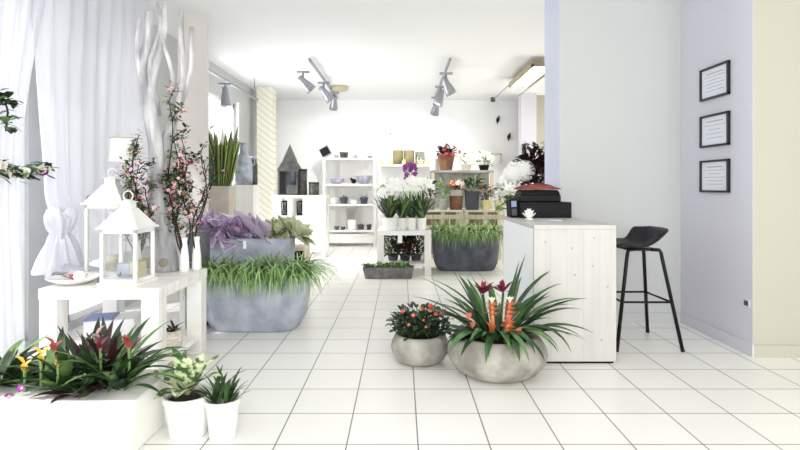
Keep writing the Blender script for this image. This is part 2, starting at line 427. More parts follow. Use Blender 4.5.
def bush(m, n, c, rad, ll, lw, kind='leaf', e=(-.4, 1.0)):
    """leaves scattered through a rounded crown"""
    for k in range(n):
        v = Vector((R.gauss(0, 1), R.gauss(0, 1), R.gauss(0, 1))).normalized() * (R.random() ** .45)
        p = (c[0] + v.x * rad[0], c[1] + v.y * rad[1], c[2] + v.z * rad[2])
        az = math.atan2(v.y, v.x) + R.uniform(-.8, .8); e0 = R.uniform(*e)
        m.blade(p, az, R.uniform(*ll), R.uniform(*lw), e0 + .3, e0 - .6, 4, kind, .25, 0, R.uniform(-.4, .4))
    return m

# ------------------------------------------------------------------ near table on the left
def lack(name, label, loc, w, d, h, th=.065, leg=.105, shelf=.10, top='whitewash'):
    t = thing(name, label, 'table', loc)
    MB().box(-w / 2, w / 2, 0, d, h - th, h).build('tabletop', top, t, False, .004)
    for x in (-w / 2, w / 2 - leg):
        for y in (0.004, d - leg - .004): MB().box(x + (.003 if x < 0 else -.003), x + leg + (.003 if x < 0 else -.003), y, y + leg, 0, h - th).build('leg', 'whitewash', t, False, .004)
    if shelf: MB().box(-w / 2 + .02, w / 2 - .02, .02, d - .02, shelf, shelf + .035).build('lower_shelf', 'whitewash', t, False, .003)
    return t
TZ = .597
lack('side_table', 'whitewashed square wooden table by the left window carrying the white lanterns', (-1.775, 3.05, 0), .71, .76, TZ)

def lantern(label, loc, w, h, rz=0, roof_h=.16, candle=True):
    t = thing('lantern', label, 'lantern', loc, rz); a = w / 2; z1 = h
    MB().frustum(a + .012, a + .012, 0, a + .012, a + .012, .018).frustum(a, a, .018, a, a, .04).build('base', 'white_wood', t, False, .002)
    m = MB()
    for sx in (-1, 1):
        for sy in (-1, 1): m.box(sx * a - (.02 if sx > 0 else 0), sx * a + (0 if sx > 0 else .02), sy * a - (.02 if sy > 0 else 0), sy * a + (0 if sy > 0 else .02), .04, z1)
    for sx in (-1, 1):
        m.box(sx * a - (.02 if sx > 0 else 0), sx * a + (0 if sx > 0 else .02), -a, a, z1 - .025, z1)
        m.box(-a, a, sx * a - (.02 if sx > 0 else 0), sx * a + (0 if sx > 0 else .02), z1 - .025, z1)
    m.build('frame', 'white_wood', t, False, .002)
    m = MB(); b = a - .01
    for s in (-1, 1): m.box(s * b - .001, s * b + .001, -b + .011, b - .011, .04, z1 - .025).box(-b + .011, b - .011, s * b - .001, s * b + .001, .04, z1 - .025)
    m.build('glass_pane', 'pane_glass', t, False)
    MB().frustum(a + .018, a + .018, z1, a + .018, a + .018, z1 + .014).frustum(a + .008, a + .008, z1 + .014, a * .36, a * .36, z1 + roof_h * .7).build('roof', 'white_wood', t, False, .002)
    MB().frustum(a * .3, a * .3, z1 + roof_h * .7, a * .3, a * .3, z1 + roof_h * .9).frustum(a * .42, a * .42, z1 + roof_h * .9, a * .1, a * .1, z1 + roof_h).build('chimney', 'white_wood', t, False, .002)
    pts = [(.03 * math.cos(q), 0, z1 + roof_h + .022 + .03 * math.sin(q)) for q in [2 * PI * k / 16 for k in range(17)]]
    MB().tube(pts, .004, 6).build('ring_handle', 'white_wood', t)
    if candle: MB().lathe([(.04, .042), (.04, .13), (.034, .134), (.004, .128)], 20).build('candle', 'candle', t)
    return t
lantern('larger white wooden lantern at the back of the window table', (-1.965, 3.54, TZ), .24, .48, .04, .19, True)
L2 = lantern('smaller white wooden lantern at the front of the window table, holding a grey box candle', (-1.70, 3.24, TZ), .225, .34, -.03, .18, False)
MB().box(-.055, .03, -.03, .05, .04, .125).build('box_candle', 'galvanised', L2, False, .003)
MB().box(.032, .085, -.04, .06, .04, .135).build('moss_block', 'candle', L2, False, .006)
m = MB(); tuft(m, 30, 4, (.03, .07), (.008, .016), .045, .07, (.2, 1.2), (-.6, .3), 'leaf'); m.build('greenery', 'leaf_deep', L2)

# table lamp
t = thing('table_lamp', 'slim table lamp with white drum shade standing behind the lanterns', 'lamp', (-1.98, 3.745, TZ))
MB().lathe([(.05, 0), (.05, .012), (.02, .022), (.008, .03)], 24).build('base', 'white_ceramic', t)
MB().tube([(0, 0, .03), (0, 0, .84)], .006, 8).build('stem', 'khaki_edge', t)
s_ = MB().lathe([(.112, .775), (.100, .945)], 32, cap0=False).build('lamp_shade', 'shade_cloth', t)
MB().lathe([(.1005, .94), (.103, .94), (.103, .949), (.1005, .949)], 32, cap0=False).build('shade_rim', 'khaki_edge', s_)

# dish with pink flower
t = thing('dish', 'wide shallow white dish with pink blossom left of the lanterns', 'dish', (-2.02, 3.21, TZ))
MB().lathe([(.05, 0), (.07, .004), (.13, .03), (.15, .045), (.146, .045), (.12, .028), (.05, .012), (.001, .01)], 32).build('bowl', 'white_ceramic', t)
bloom(ROSE, (.05, -.02, .05), t, 1.2); bloom(CHERRY, (.01, -.03, .055), t, 2.0)
m = MB(); tuft(m, 14, 4, (.05, .09), (.02, .03), .035, .05, (.1, .8), (-.4, .2), 'leaf'); m.build('foliage', 'leaf_burgundy', t)

# birch branches in one trunk
t = thing('birch_trunk', 'bare whitewashed birch trunk with forked branches standing on the window table', 'branch', (-1.70, 3.70, TZ))
def bend(p0, p1, amp, n=9):
    p0, p1 = Vector(p0), Vector(p1); ph = R.uniform(0, 6); out = []
    for i in range(n):
        u = i / (n - 1); q = p0.lerp(p1, u); k = math.sin(u * PI)
        q.x += amp * k * math.sin(ph + u * 5); q.y += amp * k * math.cos(ph + u * 4); out.append(q)
    return out
tr = [(0.03, 0, .0), (.025, 0, .08), (.0, 0, .2), (-.02, .0, .36), (-.035, 0, .52), (-.04, .01, .66)]
MB().tube(tr, [.088, .086, .084, .078, .068, .055], 14).build('trunk', 'bark_white', t)
MB().lathe([(.03, .0), (.03, .012), (.018, .016), (.001, .01)], 14, M=Matrix.Rotation(PI / 2, 4, 'X'), c=(.05, -.083, .07)).build('cut_knot', 'bark_cut', t)
BR = [((-.05, 0, .58), (-.10, .03, 1.85), .045, .05), ((-.03, 0, .60), (.02, .0, 1.9), .035, .055), ((-.02, 0, .55), (.13, .02, 1.85), .03, .06),
      ((-.06, 0, .62), (-.17, .02, 1.8), .026, .05), ((.0, .02, .5), (.19, .05, 1.75), .026, .05), ((-.03, 0, 1.1), (-.02, -.03, 1.9), .02, .05), ((.06, 0, 1.15), (.0, .03, 1.85), .018, .04)]
for (a, b, r, amp) in BR:
    pts = bend(a, b, amp); MB().tube(pts, [r * 1.25 * (1 - .55 * i / 8) for i in range(9)], 9).build('branch', 'bark_white', t)

# blossoming twigs in slim vases
def cherry(label, loc, stems, nb, vase=True, vh=.24, pot='white_ceramic'):
    t = thing('blossom_branch', label, 'flowers', loc)
    if vase:
        MB().lathe([(.026, 0), (.034, .01), (.03, .1), (.019, vh - .03), (.024, vh), (.02, vh), (.015, vh - .03)], 20).build('vase', pot, t)
    lf = MB(); spots = []
    for (dx, dy, h) in stems:
        pts = bend((0, 0, .05 if vase else 0), (dx, dy, h), .05, 10); n = len(pts)
        MB().tube(pts, [.0065 * (1 - .6 * i / 9) for i in range(n)], 6).build('twig', 'twig_dark', t)
        for k in range(7):
            q = pts[R.randint(3, 9)]; e = q + Vector((R.uniform(-.07, .07), R.uniform(-.05, .05), R.uniform(.02, .1)))
            lf.tube([q, q.lerp(e, .5) + Vector((0, 0, .01)), e], [.004, .003, .002], 5, 1); spots += [e, q.lerp(e, .6)]
        spots += pts[3:]
    for k in range(nb * 8): q = R.choice(spots); lf.blade(q + Vector((R.uniform(-.03, .03), R.uniform(-.02, .02), R.uniform(-.03, .03))), R.uniform(0, 6.3), R.uniform(.03, .055), R.uniform(.016, .026), R.uniform(-.3, 1), R.uniform(-.6, .4), 3, 'leaf', .2, 2 if R.random() < .4 else 0)
    lf.build('foliage', ['leaf_deep', 'twig_dark', 'leaf_mid'], t)
    for k in range(nb):
        q = R.choice(spots) + Vector((R.uniform(-.03, .03), R.uniform(-.03, .02), R.uniform(-.035, .035)))
        bloom(CHERRY if R.random() < .75 else BUD, q, t, R.uniform(.62, .95), (R.uniform(-.4, .4), -1, .3), .6)
    return t
cherry('bunch of pink cherry blossom twigs left of the birch trunk in a slim vase', (-1.775, 3.50, TZ), [(-.07, 0, .66), (.0, .02, .95), (.03, -.02, .72), (-.03, 0, .80), (.06, 0, .6), (-.05, 0, .48)], 120)
cherry('tallest bunch of pink cherry blossom twigs right of the birch trunk in a slim vase', (-1.525, 3.66, TZ), [(-.11, 0, 1.2), (-.03, .02, .95), (.0, -.02, .85), (-.08, .02, .92), (-.05, 0, .75)], 150)
cherry('thin arching twigs with red buds beside the beige pillar', (-1.47, 3.74, TZ), [(.10, .02, .98), (.05, 0, .78), (.03, 0, .85)], 26)
# red-tipped twig with black leaves at the top right
# things on the lower shelf
t = thing('carton', 'white carton with a folded blue cloth on it under the window table', 'box', (-1.93, 3.5, .135), .25)
MB().box(-.15, .15, -.12, .12, 0, .19).build('box_body', 'card_white', t, False, .004)
MB().box(-.155, .02, -.125, .06, .191, .203).build('folded_cloth', 'blue_cloth', t, False, .004)
t = thing('basket', 'pale woven basket with dark dried leaves under the right end of the window table', 'basket', (-1.52, 3.42, .135))
MB().lathe([(.05, 0), (.075, .02), (.085, .08), (.07, .12), (.066, .12), (.07, .08), (.05, .02)], 20).build('basket_body', 'wicker', t)
m = MB(); tuft(m, 16, 4, (.06, .12), (.015, .03), .1, .04, (.2, 1.3), (-.6, .4), 'leaf'); m.build('dried_leaves', 'dried', t)

# garlands on the curtain
def garland(label, loc, pts, n, roses):
    t = thing('garland', label, 'garland', loc); pts = [Vector(p) for p in pts]
    m = MB(); m.tube(pts, .006, 6, 1)
    for k in range(n):
        u = R.random() * (len(pts) - 1.001); i = int(u); q = pts[i].lerp(pts[i + 1], u - i) + Vector((R.uniform(-.02, .03), R.uniform(-.03, .03), R.uniform(-.04, .04)))
        m.blade(q, R.uniform(-2.6, .6), R.uniform(.05, .10), R.uniform(.03, .05), R.uniform(-.7, 1), R.uniform(-1, .3), 4, 'leaf', .25, 0 if R.random() < .6 else 2)
    m.build('foliage', ['leaf_deep', 'twig_dark', 'leaf_mid'], t)
    for k in range(roses):
        u = R.random() * (len(pts) - 1.001); i = int(u); q = pts[i].lerp(pts[i + 1], u - i) + Vector((.03, -.03, R.uniform(-.03, .05)))
        bloom(ROSE2 if k % 6 == 5 else ROSE, q, t, R.uniform(.9, 1.3), (.6, -1, .3), .4)
    return t
def on_curtain(px, py, off=2.385): return W(px, py, off * 520 / (401 - px))
b0 = on_curtain(20, 170)
garland('leafy garland with cream and pink roses across the left curtain', b0, [on_curtain(px, py) - b0 for (px, py) in ((-12, 166), (4, 171), (20, 174), (34, 170), (50, 167))], 120, 16)
b0 = on_curtain(5, 110)
garland('small hanging sprig of green ivy at the top of the left curtain', b0, [on_curtain(px, py) - b0 for (px, py) in ((-4, 94), (5, 101), (8, 112), (7, 120), (6, 131))], 44, 0)
t = thing('feather_clip', 'little black feather clip on the sheer curtain above the lanterns', 'ornament', W(88, 197, 3.92))
MB().blade((-.02, 0, -.02), .1, .06, .022, .9, .7, 5, 'leaf', .2).build('feather', 'black_plastic', t)

# ------------------------------------------------------------------ big troughs on the left
def trough(label, loc, w, d, h, m_, p=4.0, rim=.018, taper=.82, cat='planter', name='planter'):
    t = thing(name, label, cat, loc); a, b = w / 2, d / 2
    prof = [(taper * .9, 0), (taper * .97, .02), (taper + (1 - taper) * .45, h * .22), (.97, h * .55), (1.0, h * .9), (1.0, h), (1 - rim / a * 1.0, h), (1 - rim / a * 1.2, h * .8)]
    MB().lathe(prof, 48, sx=a, sy=b, p=p).build('trough', m_, t)
    soil_mb(.93, h * .9, a, b, p, 32).build('soil', 'soil', t)
    return t
P1 = trough('large rounded grey planter overflowing with long green grass in front', (-1.225, 4.43, 0), .90, .46, .46, 'planter_grey')
m = MB()
for (cx, n) in ((-.30, 190), (-.05, 100), (.14, 230), (.33, 150)):
    for k in range(n):
        x = cx + R.gauss(0, .07); x = max(-.42, min(.42, x))
        if k % 3 == 0: m.blade((x, R.uniform(-.12, .12), .44), R.uniform(0, 2 * PI), R.uniform(.2, .32), R.uniform(.012, .018), R.uniform(1.0, 1.5), R.uniform(-.9, .5), 7, 'grass', .2, k % 2)
        else: m.blade((x, R.uniform(-.2, -.1), .44), -PI / 2 + R.uniform(-1.3, 1.3), R.uniform(.28, .52), R.uniform(.012, .018), R.uniform(.6, 1.4), R.uniform(-2.0, -1.2), 9, 'grass', .2, 0 if R.random() < .6 else 1)
for k in range(90): m.blade((R.uniform(.3, .42), R.uniform(-.15, .1), .44), R.uniform(-.9, .4), R.uniform(.28, .46), R.uniform(.012, .018), R.uniform(.5, 1.2), R.uniform(-1.5, -.6), 7, 'grass', .2, k % 2)
for k in range(50): m.blade((R.uniform(-.42, -.3), R.uniform(-.15, .1), .44), PI + R.uniform(-.9, .9), R.uniform(.2, .34), R.uniform(.012, .018), R.uniform(.5, 1.2), R.uniform(-1.5, -.6), 7, 'grass', .2, k % 2)
m.build('grass', ['leaf_grass', 'leaf_mid'], P1)

P2 = trough('tall grey planter of purple and pale green ornamental cabbages', (-1.53, 5.17, 0), .92, .38, .695, 'planter_grey', 6, taper=.92)
MB().box(.02, .05, -.197, -.193, .60, .675).build('white_tag', 'card_white', P2, False)
def cabbage(parent, x, y, z, r, mats, tilt):
    m = MB()
    for ring, (n, e0, e1, L, wd, mi) in enumerate(((9, .2, -.1, 1.0, .62, 0), (9, .6, .35, .9, .58, 0), (8, .95, .7, .72, .5, 0), (7, 1.25, 1.1, .5, .36, 1))):
        for k in range(n):
            a = 2 * PI * (k + .5 * ring) / n + R.uniform(-.2, .2)
            L_, e_, f_, rl = r * L * R.uniform(.85, 1.12), e0 + R.uniform(-.15, .2), e1 + R.uniform(-.2, .4), R.uniform(-.4, .4)
            m.blade((.02 * math.cos(a), .02 * math.sin(a), ring * .012), a, L_, r * wd, e_, f_, 6, 'leaf', .35, mi, rl, .05)
            m.blade((.02 * math.cos(a), .02 * math.sin(a), ring * .012 - .004), a, L_ * 1.05, r * wd * 1.22, e_, f_, 6, 'leaf', .35, 2, rl, .05)
    o = m.build('ornamental_cabbage', mats, parent); o.location = (x, y, z); o.rotation_euler = tilt
    return o
pu = ['cabbage_purple', 'cabbage_heart', 'cabbage_rim']; gr = ['cabbage_green', 'cabbage_pale', 'cabbage_cream']
for (px, r, mm, tl, nm) in ((207, .26, pu, (.65, -.3, 0), 'leftmost purple cabbage'), (230, .24, pu, (.8, .1, 1), 0), (254, .26, pu, (.8, 0, 2), 0), (274, .18, gr, (.7, .1, .4), 'pale green cabbage'), (293, .23, gr, (.7, .3, 1.5), 'pale green cabbage')):
    q = W(px, 232, 5.1); o = cabbage(P2, q.x + 1.53, -.05 if r > .2 else -.0, .715, r, mm, tl)
    if nm: o['label'] = nm
# grey stand to the left, behind the window table
t = thing('plant_stand', 'narrow grey stand with a white front edge between the table and the cabbage planter', 'stand', (-1.80, 4.35, 0))
MB().box(-.0, .13, 0, .2, 0, .80).build('body', 'planter_dark', t, False, .004)
MB().box(-.05, 0, -.01, .2, 0, .835).build('front_edge', 'white_wood', t, False, .004)
# brown crate behind the cabbages
t = thing('crate', 'brown wooden crate at the right end behind the cabbage planter', 'crate', (-1.15, 5.75, 0))
for z in (.0, .14, .28, .42): MB().box(-.2, .12, -.15, .15, z, z + .12).build('slat', 'pallet_wood', t, False, .004)
MB().box(-.0, .10, -.152, -.15, .20, .50).build('opening_shade', 'black_plastic', t, False)  # thin black sheet paints the shade of a gap onto the slats

# ------------------------------------------------------------------ left rear corner
t = thing('snake_plant', 'tall striped snake plant in a beige square pot by the far window', 'plant', (W(221, 186, 6.3).x, 6.3, 0))
MB().frustum(.12, .12, 0, .14, .14, 1.17).frustum(.144, .144, 1.17, .144, .144, 1.20).build('pot', 'beige_ceramic', t, False, .006)
m = MB()
for k in range(46):
    x = R.uniform(-.115, .10); y = R.uniform(-.1, .1); az = math.atan2(y * .5, x) + R.uniform(-.2, .2); L = R.uniform(.52, .78); w = R.uniform(.045, .065); e = 1.57 - abs(x) * 1.9 - R.uniform(0, .05)
    m.blade((x, y, 1.17), az, L, w, e, e - R.uniform(-.02, .12), 6, 'sword', .3, 0, PI / 2 + R.uniform(-.6, .6))
    m.blade((x, y + .008, 1.17), az, L * 1.01, w * 1.22, e, e - .04, 6, 'sword', .28, 1, PI / 2 + R.uniform(-.5, .5))
m.build('leaves', ['leaf_snake', 'leaf_snake_edge'], t)
t = thing('pedestal', 'white square pedestal under the galvanised milk churn', 'pedestal', (W(245, 186, 7.0).x, 7.0, 0))
MB().box(-.155, .155, -.15, .15, 0, 1.21).build('body', 'white_wood', t, False, .006)
MB().box(-.165, .165, -.16, .16, 1.195, 1.215).build('top', 'white_wood', t, False, .003)
q = W(243.5, 184, 6.96)
t = thing('milk_churn', 'galvanised milk churn with narrow neck on the white pedestal', 'churn', (q.x, q.y, 1.216))
MB().lathe([(.10, 0), (.115, .01), (.12, .26), (.105, .34), (.055, .42), (.05, .5), (.065, .56), (.06, .56), (.045, .5)], 28).build('body', 'galvanised', t)
for s in (-1, 1): MB().tube([(s * .115, 0, .24), (s * .15, 0, .28), (s * .145, 0, .34), (s * .1, 0, .36)], .007, 6).build('handle', 'galvanised', t)
q = W(253.5, 184, 7.12)
t = thing('jar', 'dark grey tin jar half behind the milk churn', 'jar', (q.x, 7.10, 1.216))
MB().lathe([(.055, 0), (.06, .01), (.06, .27), (.048, .32), (.05, .35), (.044, .35), (.042, .32)], 24).build('body', 'dark_tin', t)
MB().ell((0, 0, .36), (.052, .052, .03)).build('lid', 'galvanised', t)

# open cabinet at the back left
CX, CY = W(300, 195, 8.7).x, 8.67
t = thing('console_cabinet', 'tall white open cabinet holding the house lantern and wire baskets', 'cabinet', (CX, CY, 0))
MB().box(-.45, .45, -.02, .42, 1.0, 1.045).build('top', 'cream_wood', t, False, .004)
for x in (-.44, -.20, .05, .36): MB().box(x, x + .075, 0, .07, 0, 1.0).build('post', 'white_wood', t, False, .004)
for x in (-.44, .36): MB().box(x, x + .075, .33, .40, 0, 1.0).build('post', 'white_wood', t, False, .004)
MB().box(.125, .36, .01, .04, .1, 1.0).build('door', 'white_wood', t, False, .004)
MB().box(-.43, .43, .36, .385, .05, 1.0).build('back_panel', 'white_wood', t, False)
MB().box(-.43, .43, .05, .36, .68, .70).build('shelf', 'white_wood', t, False, .003)
for (x, l) in ((-.295, 'dark glass vase in the left opening of the white cabinet'), (-.03, 'dark glass vase in the middle opening of the white cabinet')):
    v = thing('vase', l, 'vase', (CX + x, CY + .2, .70))
    MB().lathe([(.045, 0), (.06, .02), (.06, .22), (.055, .25), (.05, .25), (.05, .02)], 20).build('glass', 'smoky_glass', v)
    m = MB(); tuft(m, 16, 4, (.06, .12), (.02, .035), .02, .04, (.3, 1.4), (-.2, .8), 'leaf'); m.build('foliage', 'leaf_mid', v)
q = W(290, 196, 8.85)
t = thing('house_lantern', 'rustic dark tin house lantern with pointed spire on the white cabinet', 'lantern', (q.x, q.y, 1.046))
m = MB(); a = .155
for sx in (-1, 1):
    for sy in (-1, 1): m.box(sx * a - .014, sx * a + .014, sy * a - .014, sy * a + .014, 0, .42)
for z in (0, .40): 
    for s in (-1, 1): m.box(-a, a, s * a - .012, s * a + .012, z, z + .024).box(s * a - .012, s * a + .012, -a, a, z, z + .024)
m.build('frame', 'dark_tin', t, False)
MB().box(-a + .01, a - .01, -a + .004, a - .004, .02, .40).build('wire_mesh', 'smoky_glass', t, False)
MB().frustum(.185, .185, .42, .10, .10, .58).frustum(.105, .105, .58, .004, .004, .86).build('roof', 'dark_tin', t, False)
MB().box(.02, .10, -.13, -.09, .56, .66).build('dormer', 'dark_tin', t, False, .01)
MB().lathe([(.04, .02), (.04, .2), (.002, .2)], 16).build('candle', 'white_ceramic', t)
def wire_basket(label, px, r, h):
    q = W(px, 196, 8.82); t = thing('wire_basket', label, 'basket', (q.x, 8.82, 1.046))
    MB().lathe([(r * .94, 0), (r, .01), (r, h - .01), (r * .96, h), (r * .9, h), (r * .92, .02)], 24).build('body', 'dark_tin', t)
    MB().lathe([(r * 1.02, h - .03), (r * 1.06, h - .015), (r * 1.02, h)], 24, cap0=False).build('rim', 'black_metal', t)
    for k in range(2): pass
wire_basket('taller round dark tin basket beside the house lantern', 302, .085, .44)
wire_basket('smaller round dark tin basket at the right end of the white cabinet', 314, .085, .22)

# ------------------------------------------------------------------ white shelf units at the back
def shelf_unit(label, x0, x1, y, depth, zs, hpost):
    t = thing('shelf_unit', label, 'shelf', ((x0 + x1) / 2, y, 0)); a = (x1 - x0) / 2
    for x in (-a, a - .05):
        for yy in (0, depth - .05): MB().box(x, x + .05, yy, yy + .05, 0, hpost).build('post', 'white_wood', t, False, .003)
    for z in zs: MB().box(-a + .01, a - .01, .005, depth - .005, z - .04, z).build('shelf_board', 'white_wood', t, False, .003)
    MB().box(-a + .03, a - .03, depth - .02, depth - .008, .1, hpost - .02).build('back_panel', 'white_wood', t, False)
    return t
SZ = (1.76, 1.24, .84, .32)
t = shelf_unit('white shelf unit against the back wall with pots and bowls', -1.56, -.5, 10.35, .42, SZ, 1.77)
MB().box(-.48, .48, .004, .03, .06, .24).build('plinth_drawer', 'white_wood', t, False, .004)
def pot_at(name, label, cat, px, d, z, r, h, mt, kind='pot', plant=None):
    t = thing(name, label, cat, ((px - 401) / 520 * d, d, z))
    if kind == 'pot': pot_mb(r * .78, r, h, n=20).build('body', mt, t)
    elif kind == 'vase': MB().lathe([(r * .6, 0), (r * .9, h * .1), (r, h * .4), (r * .6, h * .78), (r * .45, h * .9), (r * .6, h), (r * .52, h), (r * .38, h * .88)], 20).build('body', mt, t)
    elif kind == 'bowl': MB().lathe([(r * .4, 0), (r * .7, h * .15), (r, h), (r * .95, h), (r * .6, h * .25), (.001, h * .2)], 24).build('body', mt, t)
    elif kind == 'cyl': MB().lathe([(r * .95, 0), (r, .008), (r, h), (r * .92, h), (r * .92, .02)], 24).build('body', mt, t)
    if plant: plant(t, h, r)
    return t
def leafy(mt, n=18, ll=(.06, .12), lw=(.02, .04)):
    def f(t, h, r):
        m = MB(); tuft(m, n, 4, ll, lw, h - .03, r * .5, (.3, 1.4), (-.4, .7), 'leaf'); m.build('foliage', mt, t)
    return f
def b_top(t, *a): pass
# top board
t = thing('picture_box', 'dark slanted display box leaning on top of the back shelf unit', 'box', (W(329, 158, 10.5).x, 10.5, 1.762))
MB().box(-.10, .10, -.06, .06, 0, .2, M=Matrix.Rotation(-.5, 4, 'Y') @ Matrix.Translation((0, 0, .05))).build('box_body', 'purple_cloth', t, False, .004)
MB().box(-.09, .09, -.065, -.06, .02, .18, M=Matrix.Rotation(-.5, 4, 'Y') @ Matrix.Translation((0, 0, .05))).build('face', 'black_gloss', t, False)
pot_at('tin_pot', 'dull tin pot in the middle of the back shelf top', 'pot', 344, 10.5, 1.761, .09, .12, 'dark_tin')
pot_at('tray', 'low pale grey tray at the left of the back shelf top', 'tray', 336.5, 10.42, 1.761, .06, .06, 'grey_ceramic', 'bowl')
pot_at('candle_holder', 'small grey candle holder right of the tin pot on the back shelf top', 'candle holder', 355, 10.5, 1.761, .05, .10, 'galvanised', 'vase')
pot_at('candle_holder', 'low brass dish at the right end of the back shelf top', 'candle holder', 370, 10.5, 1.761, .06, .05, 'brass_trim', 'bowl')
# second board
t = pot_at('bowl', 'wide violet grey bowl at the left on the second board of the back shelf', 'bowl', 337, 10.5, 1.241, .15, .11, 'purple_cloth', 'bowl')
t = pot_at('bowl', 'larger violet grey bowl at the right on the second board of the back shelf', 'bowl', 364, 10.52, 1.241, .17, .17, 'purple_cloth', 'bowl')
t = thing('figurine', 'small black bird figurine between the two violet bowls', 'figurine', (W(354, 184, 10.5).x, 10.45, 1.241))
MB().ell((0, 0, .055), (.055, .035, .05)).ell((-.05, 0, .10), (.026, .024, .026), 8, 6).blade((.03, 0, .06), 0, .08, .04, .3, .3, 3, 'sword').build('body', 'black_plastic', t)
# third board
for (px, l, mt, h, pl) in ((334, 'white cup at the left on the third board of the back shelf', 'white_ceramic', .12, None), (344, 'dark pot with grey leaves left of centre on the third board', 'charcoal_ceramic', .13, leafy('cabbage_green', 14, (.06, .13))), (354, 'white low pot in the middle of the third board', 'white_ceramic', .09, None), (364, 'dark pot with bluish leaves right of centre on the third board', 'charcoal_ceramic', .13, leafy('planter_grey', 16, (.08, .2)))):
    pot_at('flower_pot', l, 'pot', px, 10.5, .841, .085, h, mt, 'pot', pl)
# fourth board
t = thing('photo_frame', 'square taupe picture frame standing on the lowest board of the back shelf', 'frame', (W(351, 230, 10.62).x, 10.62, .321))
MB().box(-.10, .10, -.01, .01, 0, .42).build('board', 'beige_ceramic', t, False, .004)
MB().box(-.07, .07, -.014, -.01, .10, .38).build('picture', 'grey_ceramic', t, False)
pot_at('vase', 'round white vase in front of the taupe frame on the lowest board', 'vase', 352, 10.46, .321, .09, .2, 'white_ceramic', 'cyl')
for (px, l, mt, h) in ((337, 'low dark bowl of pebbles at the left on the lowest board', 'charcoal_ceramic', .07), (343, 'second low dark bowl on the lowest board, beside the white vase', 'charcoal_ceramic', .06)):
    pot_at('bowl', l, 'bowl', px, 10.46, .321, .055, h, mt, 'bowl')
pot_at('flower_pot', 'dark leafy pot right of the white vase on the lowest board', 'pot', 361, 10.46, .321, .07, .1, 'charcoal_ceramic', 'pot', leafy('leaf_burgundy', 16, (.05, .09)))
pot_at('flower_pot', 'dark pot at the right end of the lowest board of the back shelf', 'pot', 369, 10.46, .321, .05, .1, 'charcoal_ceramic', 'pot', leafy('leaf_deep', 12, (.04, .08)))

shelf_unit('white shelf unit behind the orchids carrying the khaki cylinder vases', -.42, .95, 9.6, .40, (1.6, 1.14, .7, .2), 1.61)
for (px, l, mt, h, r) in ((398, 'left khaki cylinder vase on the shelf behind the orchids', 'khaki_ceramic', .27, .1), (409, 'right khaki cylinder vase on the shelf behind the orchids', 'khaki_ceramic', .27, .1), (420, 'clear glass cylinder vase right of the khaki vases', 'pale_glass', .25, .095)):
    pot_at('vase', l, 'vase', px, 9.8, 1.601, r, h, mt, 'cyl')
for (px, l, z) in ((381, 'yellow green pear at the left end of the shelf behind the orchids', 1.601), (391, 'yellow green pear in front of the left khaki vase', 1.601), (404, 'yellow green pear in front of the right khaki vase', 1.601), (421, 'yellow green pear in front of the glass vase', 1.601), (428, 'yellow green pear at the right of the glass vase', 1.601)):
    t = thing('pear', l, 'pear', ((px - 401) / 520 * 9.66, 9.66, z))
    MB().lathe([(.01, .0), (.035, .01), (.042, .04), (.03, .07), (.016, .095), (.003, .102)], 14).build('fruit', 'yellow_ceramic', t)
    MB().tube([(0, 0, .1), (.006, 0, .125)], .003, 5).build('stem', 'twig_dark', t)
t = pot_at('bowl', 'black bowl on the second board of the shelf behind the orchids', 'bowl', 394, 9.75, 1.141, .07, .05, 'charcoal_ceramic', 'bowl')
t = pot_at('flower_pot', 'violet grey pot at the left post of the shelf behind the orchids', 'pot', 384, 9.75, 1.141, .07, .2, 'purple_cloth')

# ------------------------------------------------------------------ orchid table in the middle
lack('side_table', 'white square wooden table crowded with white orchids in the middle of the shop', (.042, 6.95, 0), .73, .72, .60, .06, .09, .12, 'white_wood')
def orchid(label, px, d, r, h, stems, me=ORCHID, pot='white_ceramic', leaf=('leaf_deep', 'leaf_mid'), nleaf=56, mesh=8, z=.60):
    t = thing('potted_orchid', label, 'plant', ((px - 401) / 520 * d, d, z))
    pot_mb(r * .8, r, h, n=20).build('pot', pot, t); soil_mb(r * .9, h * .93, n=16).build('soil', 'soil', t)
    m = MB()
    for k in range(nleaf): m.blade((R.uniform(-.03, .03), R.uniform(-.03, .03), h * .9), R.uniform(0, 6.3), R.uniform(.18, .43), R.uniform(.03, .05), R.uniform(.8, 1.5), R.uniform(-.3, 1.3), 5, 'strap', .3, k % 4 == 0)
    m.build('foliage', list(leaf), t)
    for (dx, dy, top) in stems:
        pts = [Vector((0, 0, h * .9)).lerp(Vector((dx * .4, dy * .3, top)), u) for u in (0, .35, .7, 1)] + [Vector((dx * .8, dy * .7, top + .03)), Vector((dx * 1.2, dy * 1.1, top - .0)), Vector((dx * 1.5, dy * 1.4, top - .05))]
        st = MB().tube(pts, .005, 6).build('flower_stem', 'leaf_mid', t)
        for k in range(mesh):
            u = 2.6 + 3.4 * k / mesh; i = int(u); q = pts[i].lerp(pts[min(i + 1, 6)], u - i) + Vector((R.uniform(-.08, .08), R.uniform(-.06, .02), R.uniform(-.05, .07)))
            bloom(me, q, st, .9)
    return t
orchid('potted white orchid in the widest white pot at the front left of the orchid table', 390, 7.12, .115, .17, [(-.12, -.05, .58), (.1, -.02, .62), (0, -.08, .55)])
orchid('potted white orchid in a narrow white pot second from left on the orchid table', 402.5, 7.10, .05, .165, [(-.06, 0, .6), (.05, 0, .64)])
orchid('potted white orchid in the third white pot from left on the orchid table', 411.5, 7.10, .068, .17, [(-.07, 0, .63), (.1, -.03, .6)])
orchid('potted white orchid in the right front white pot on the orchid table', 421.5, 7.10, .065, .165, [(-.04, 0, .6), (.13, 0, .62)])
orchid('taller white orchid in the rear left of the orchid table', 388, 7.45, .07, .16, [(-.08, -.05, .60), (.08, -.05, .62)])
orchid('taller white orchid in the rear right of the orchid table', 420, 7.48, .07, .16, [(-.1, -.05, .62), (.1, -.05, .60)])
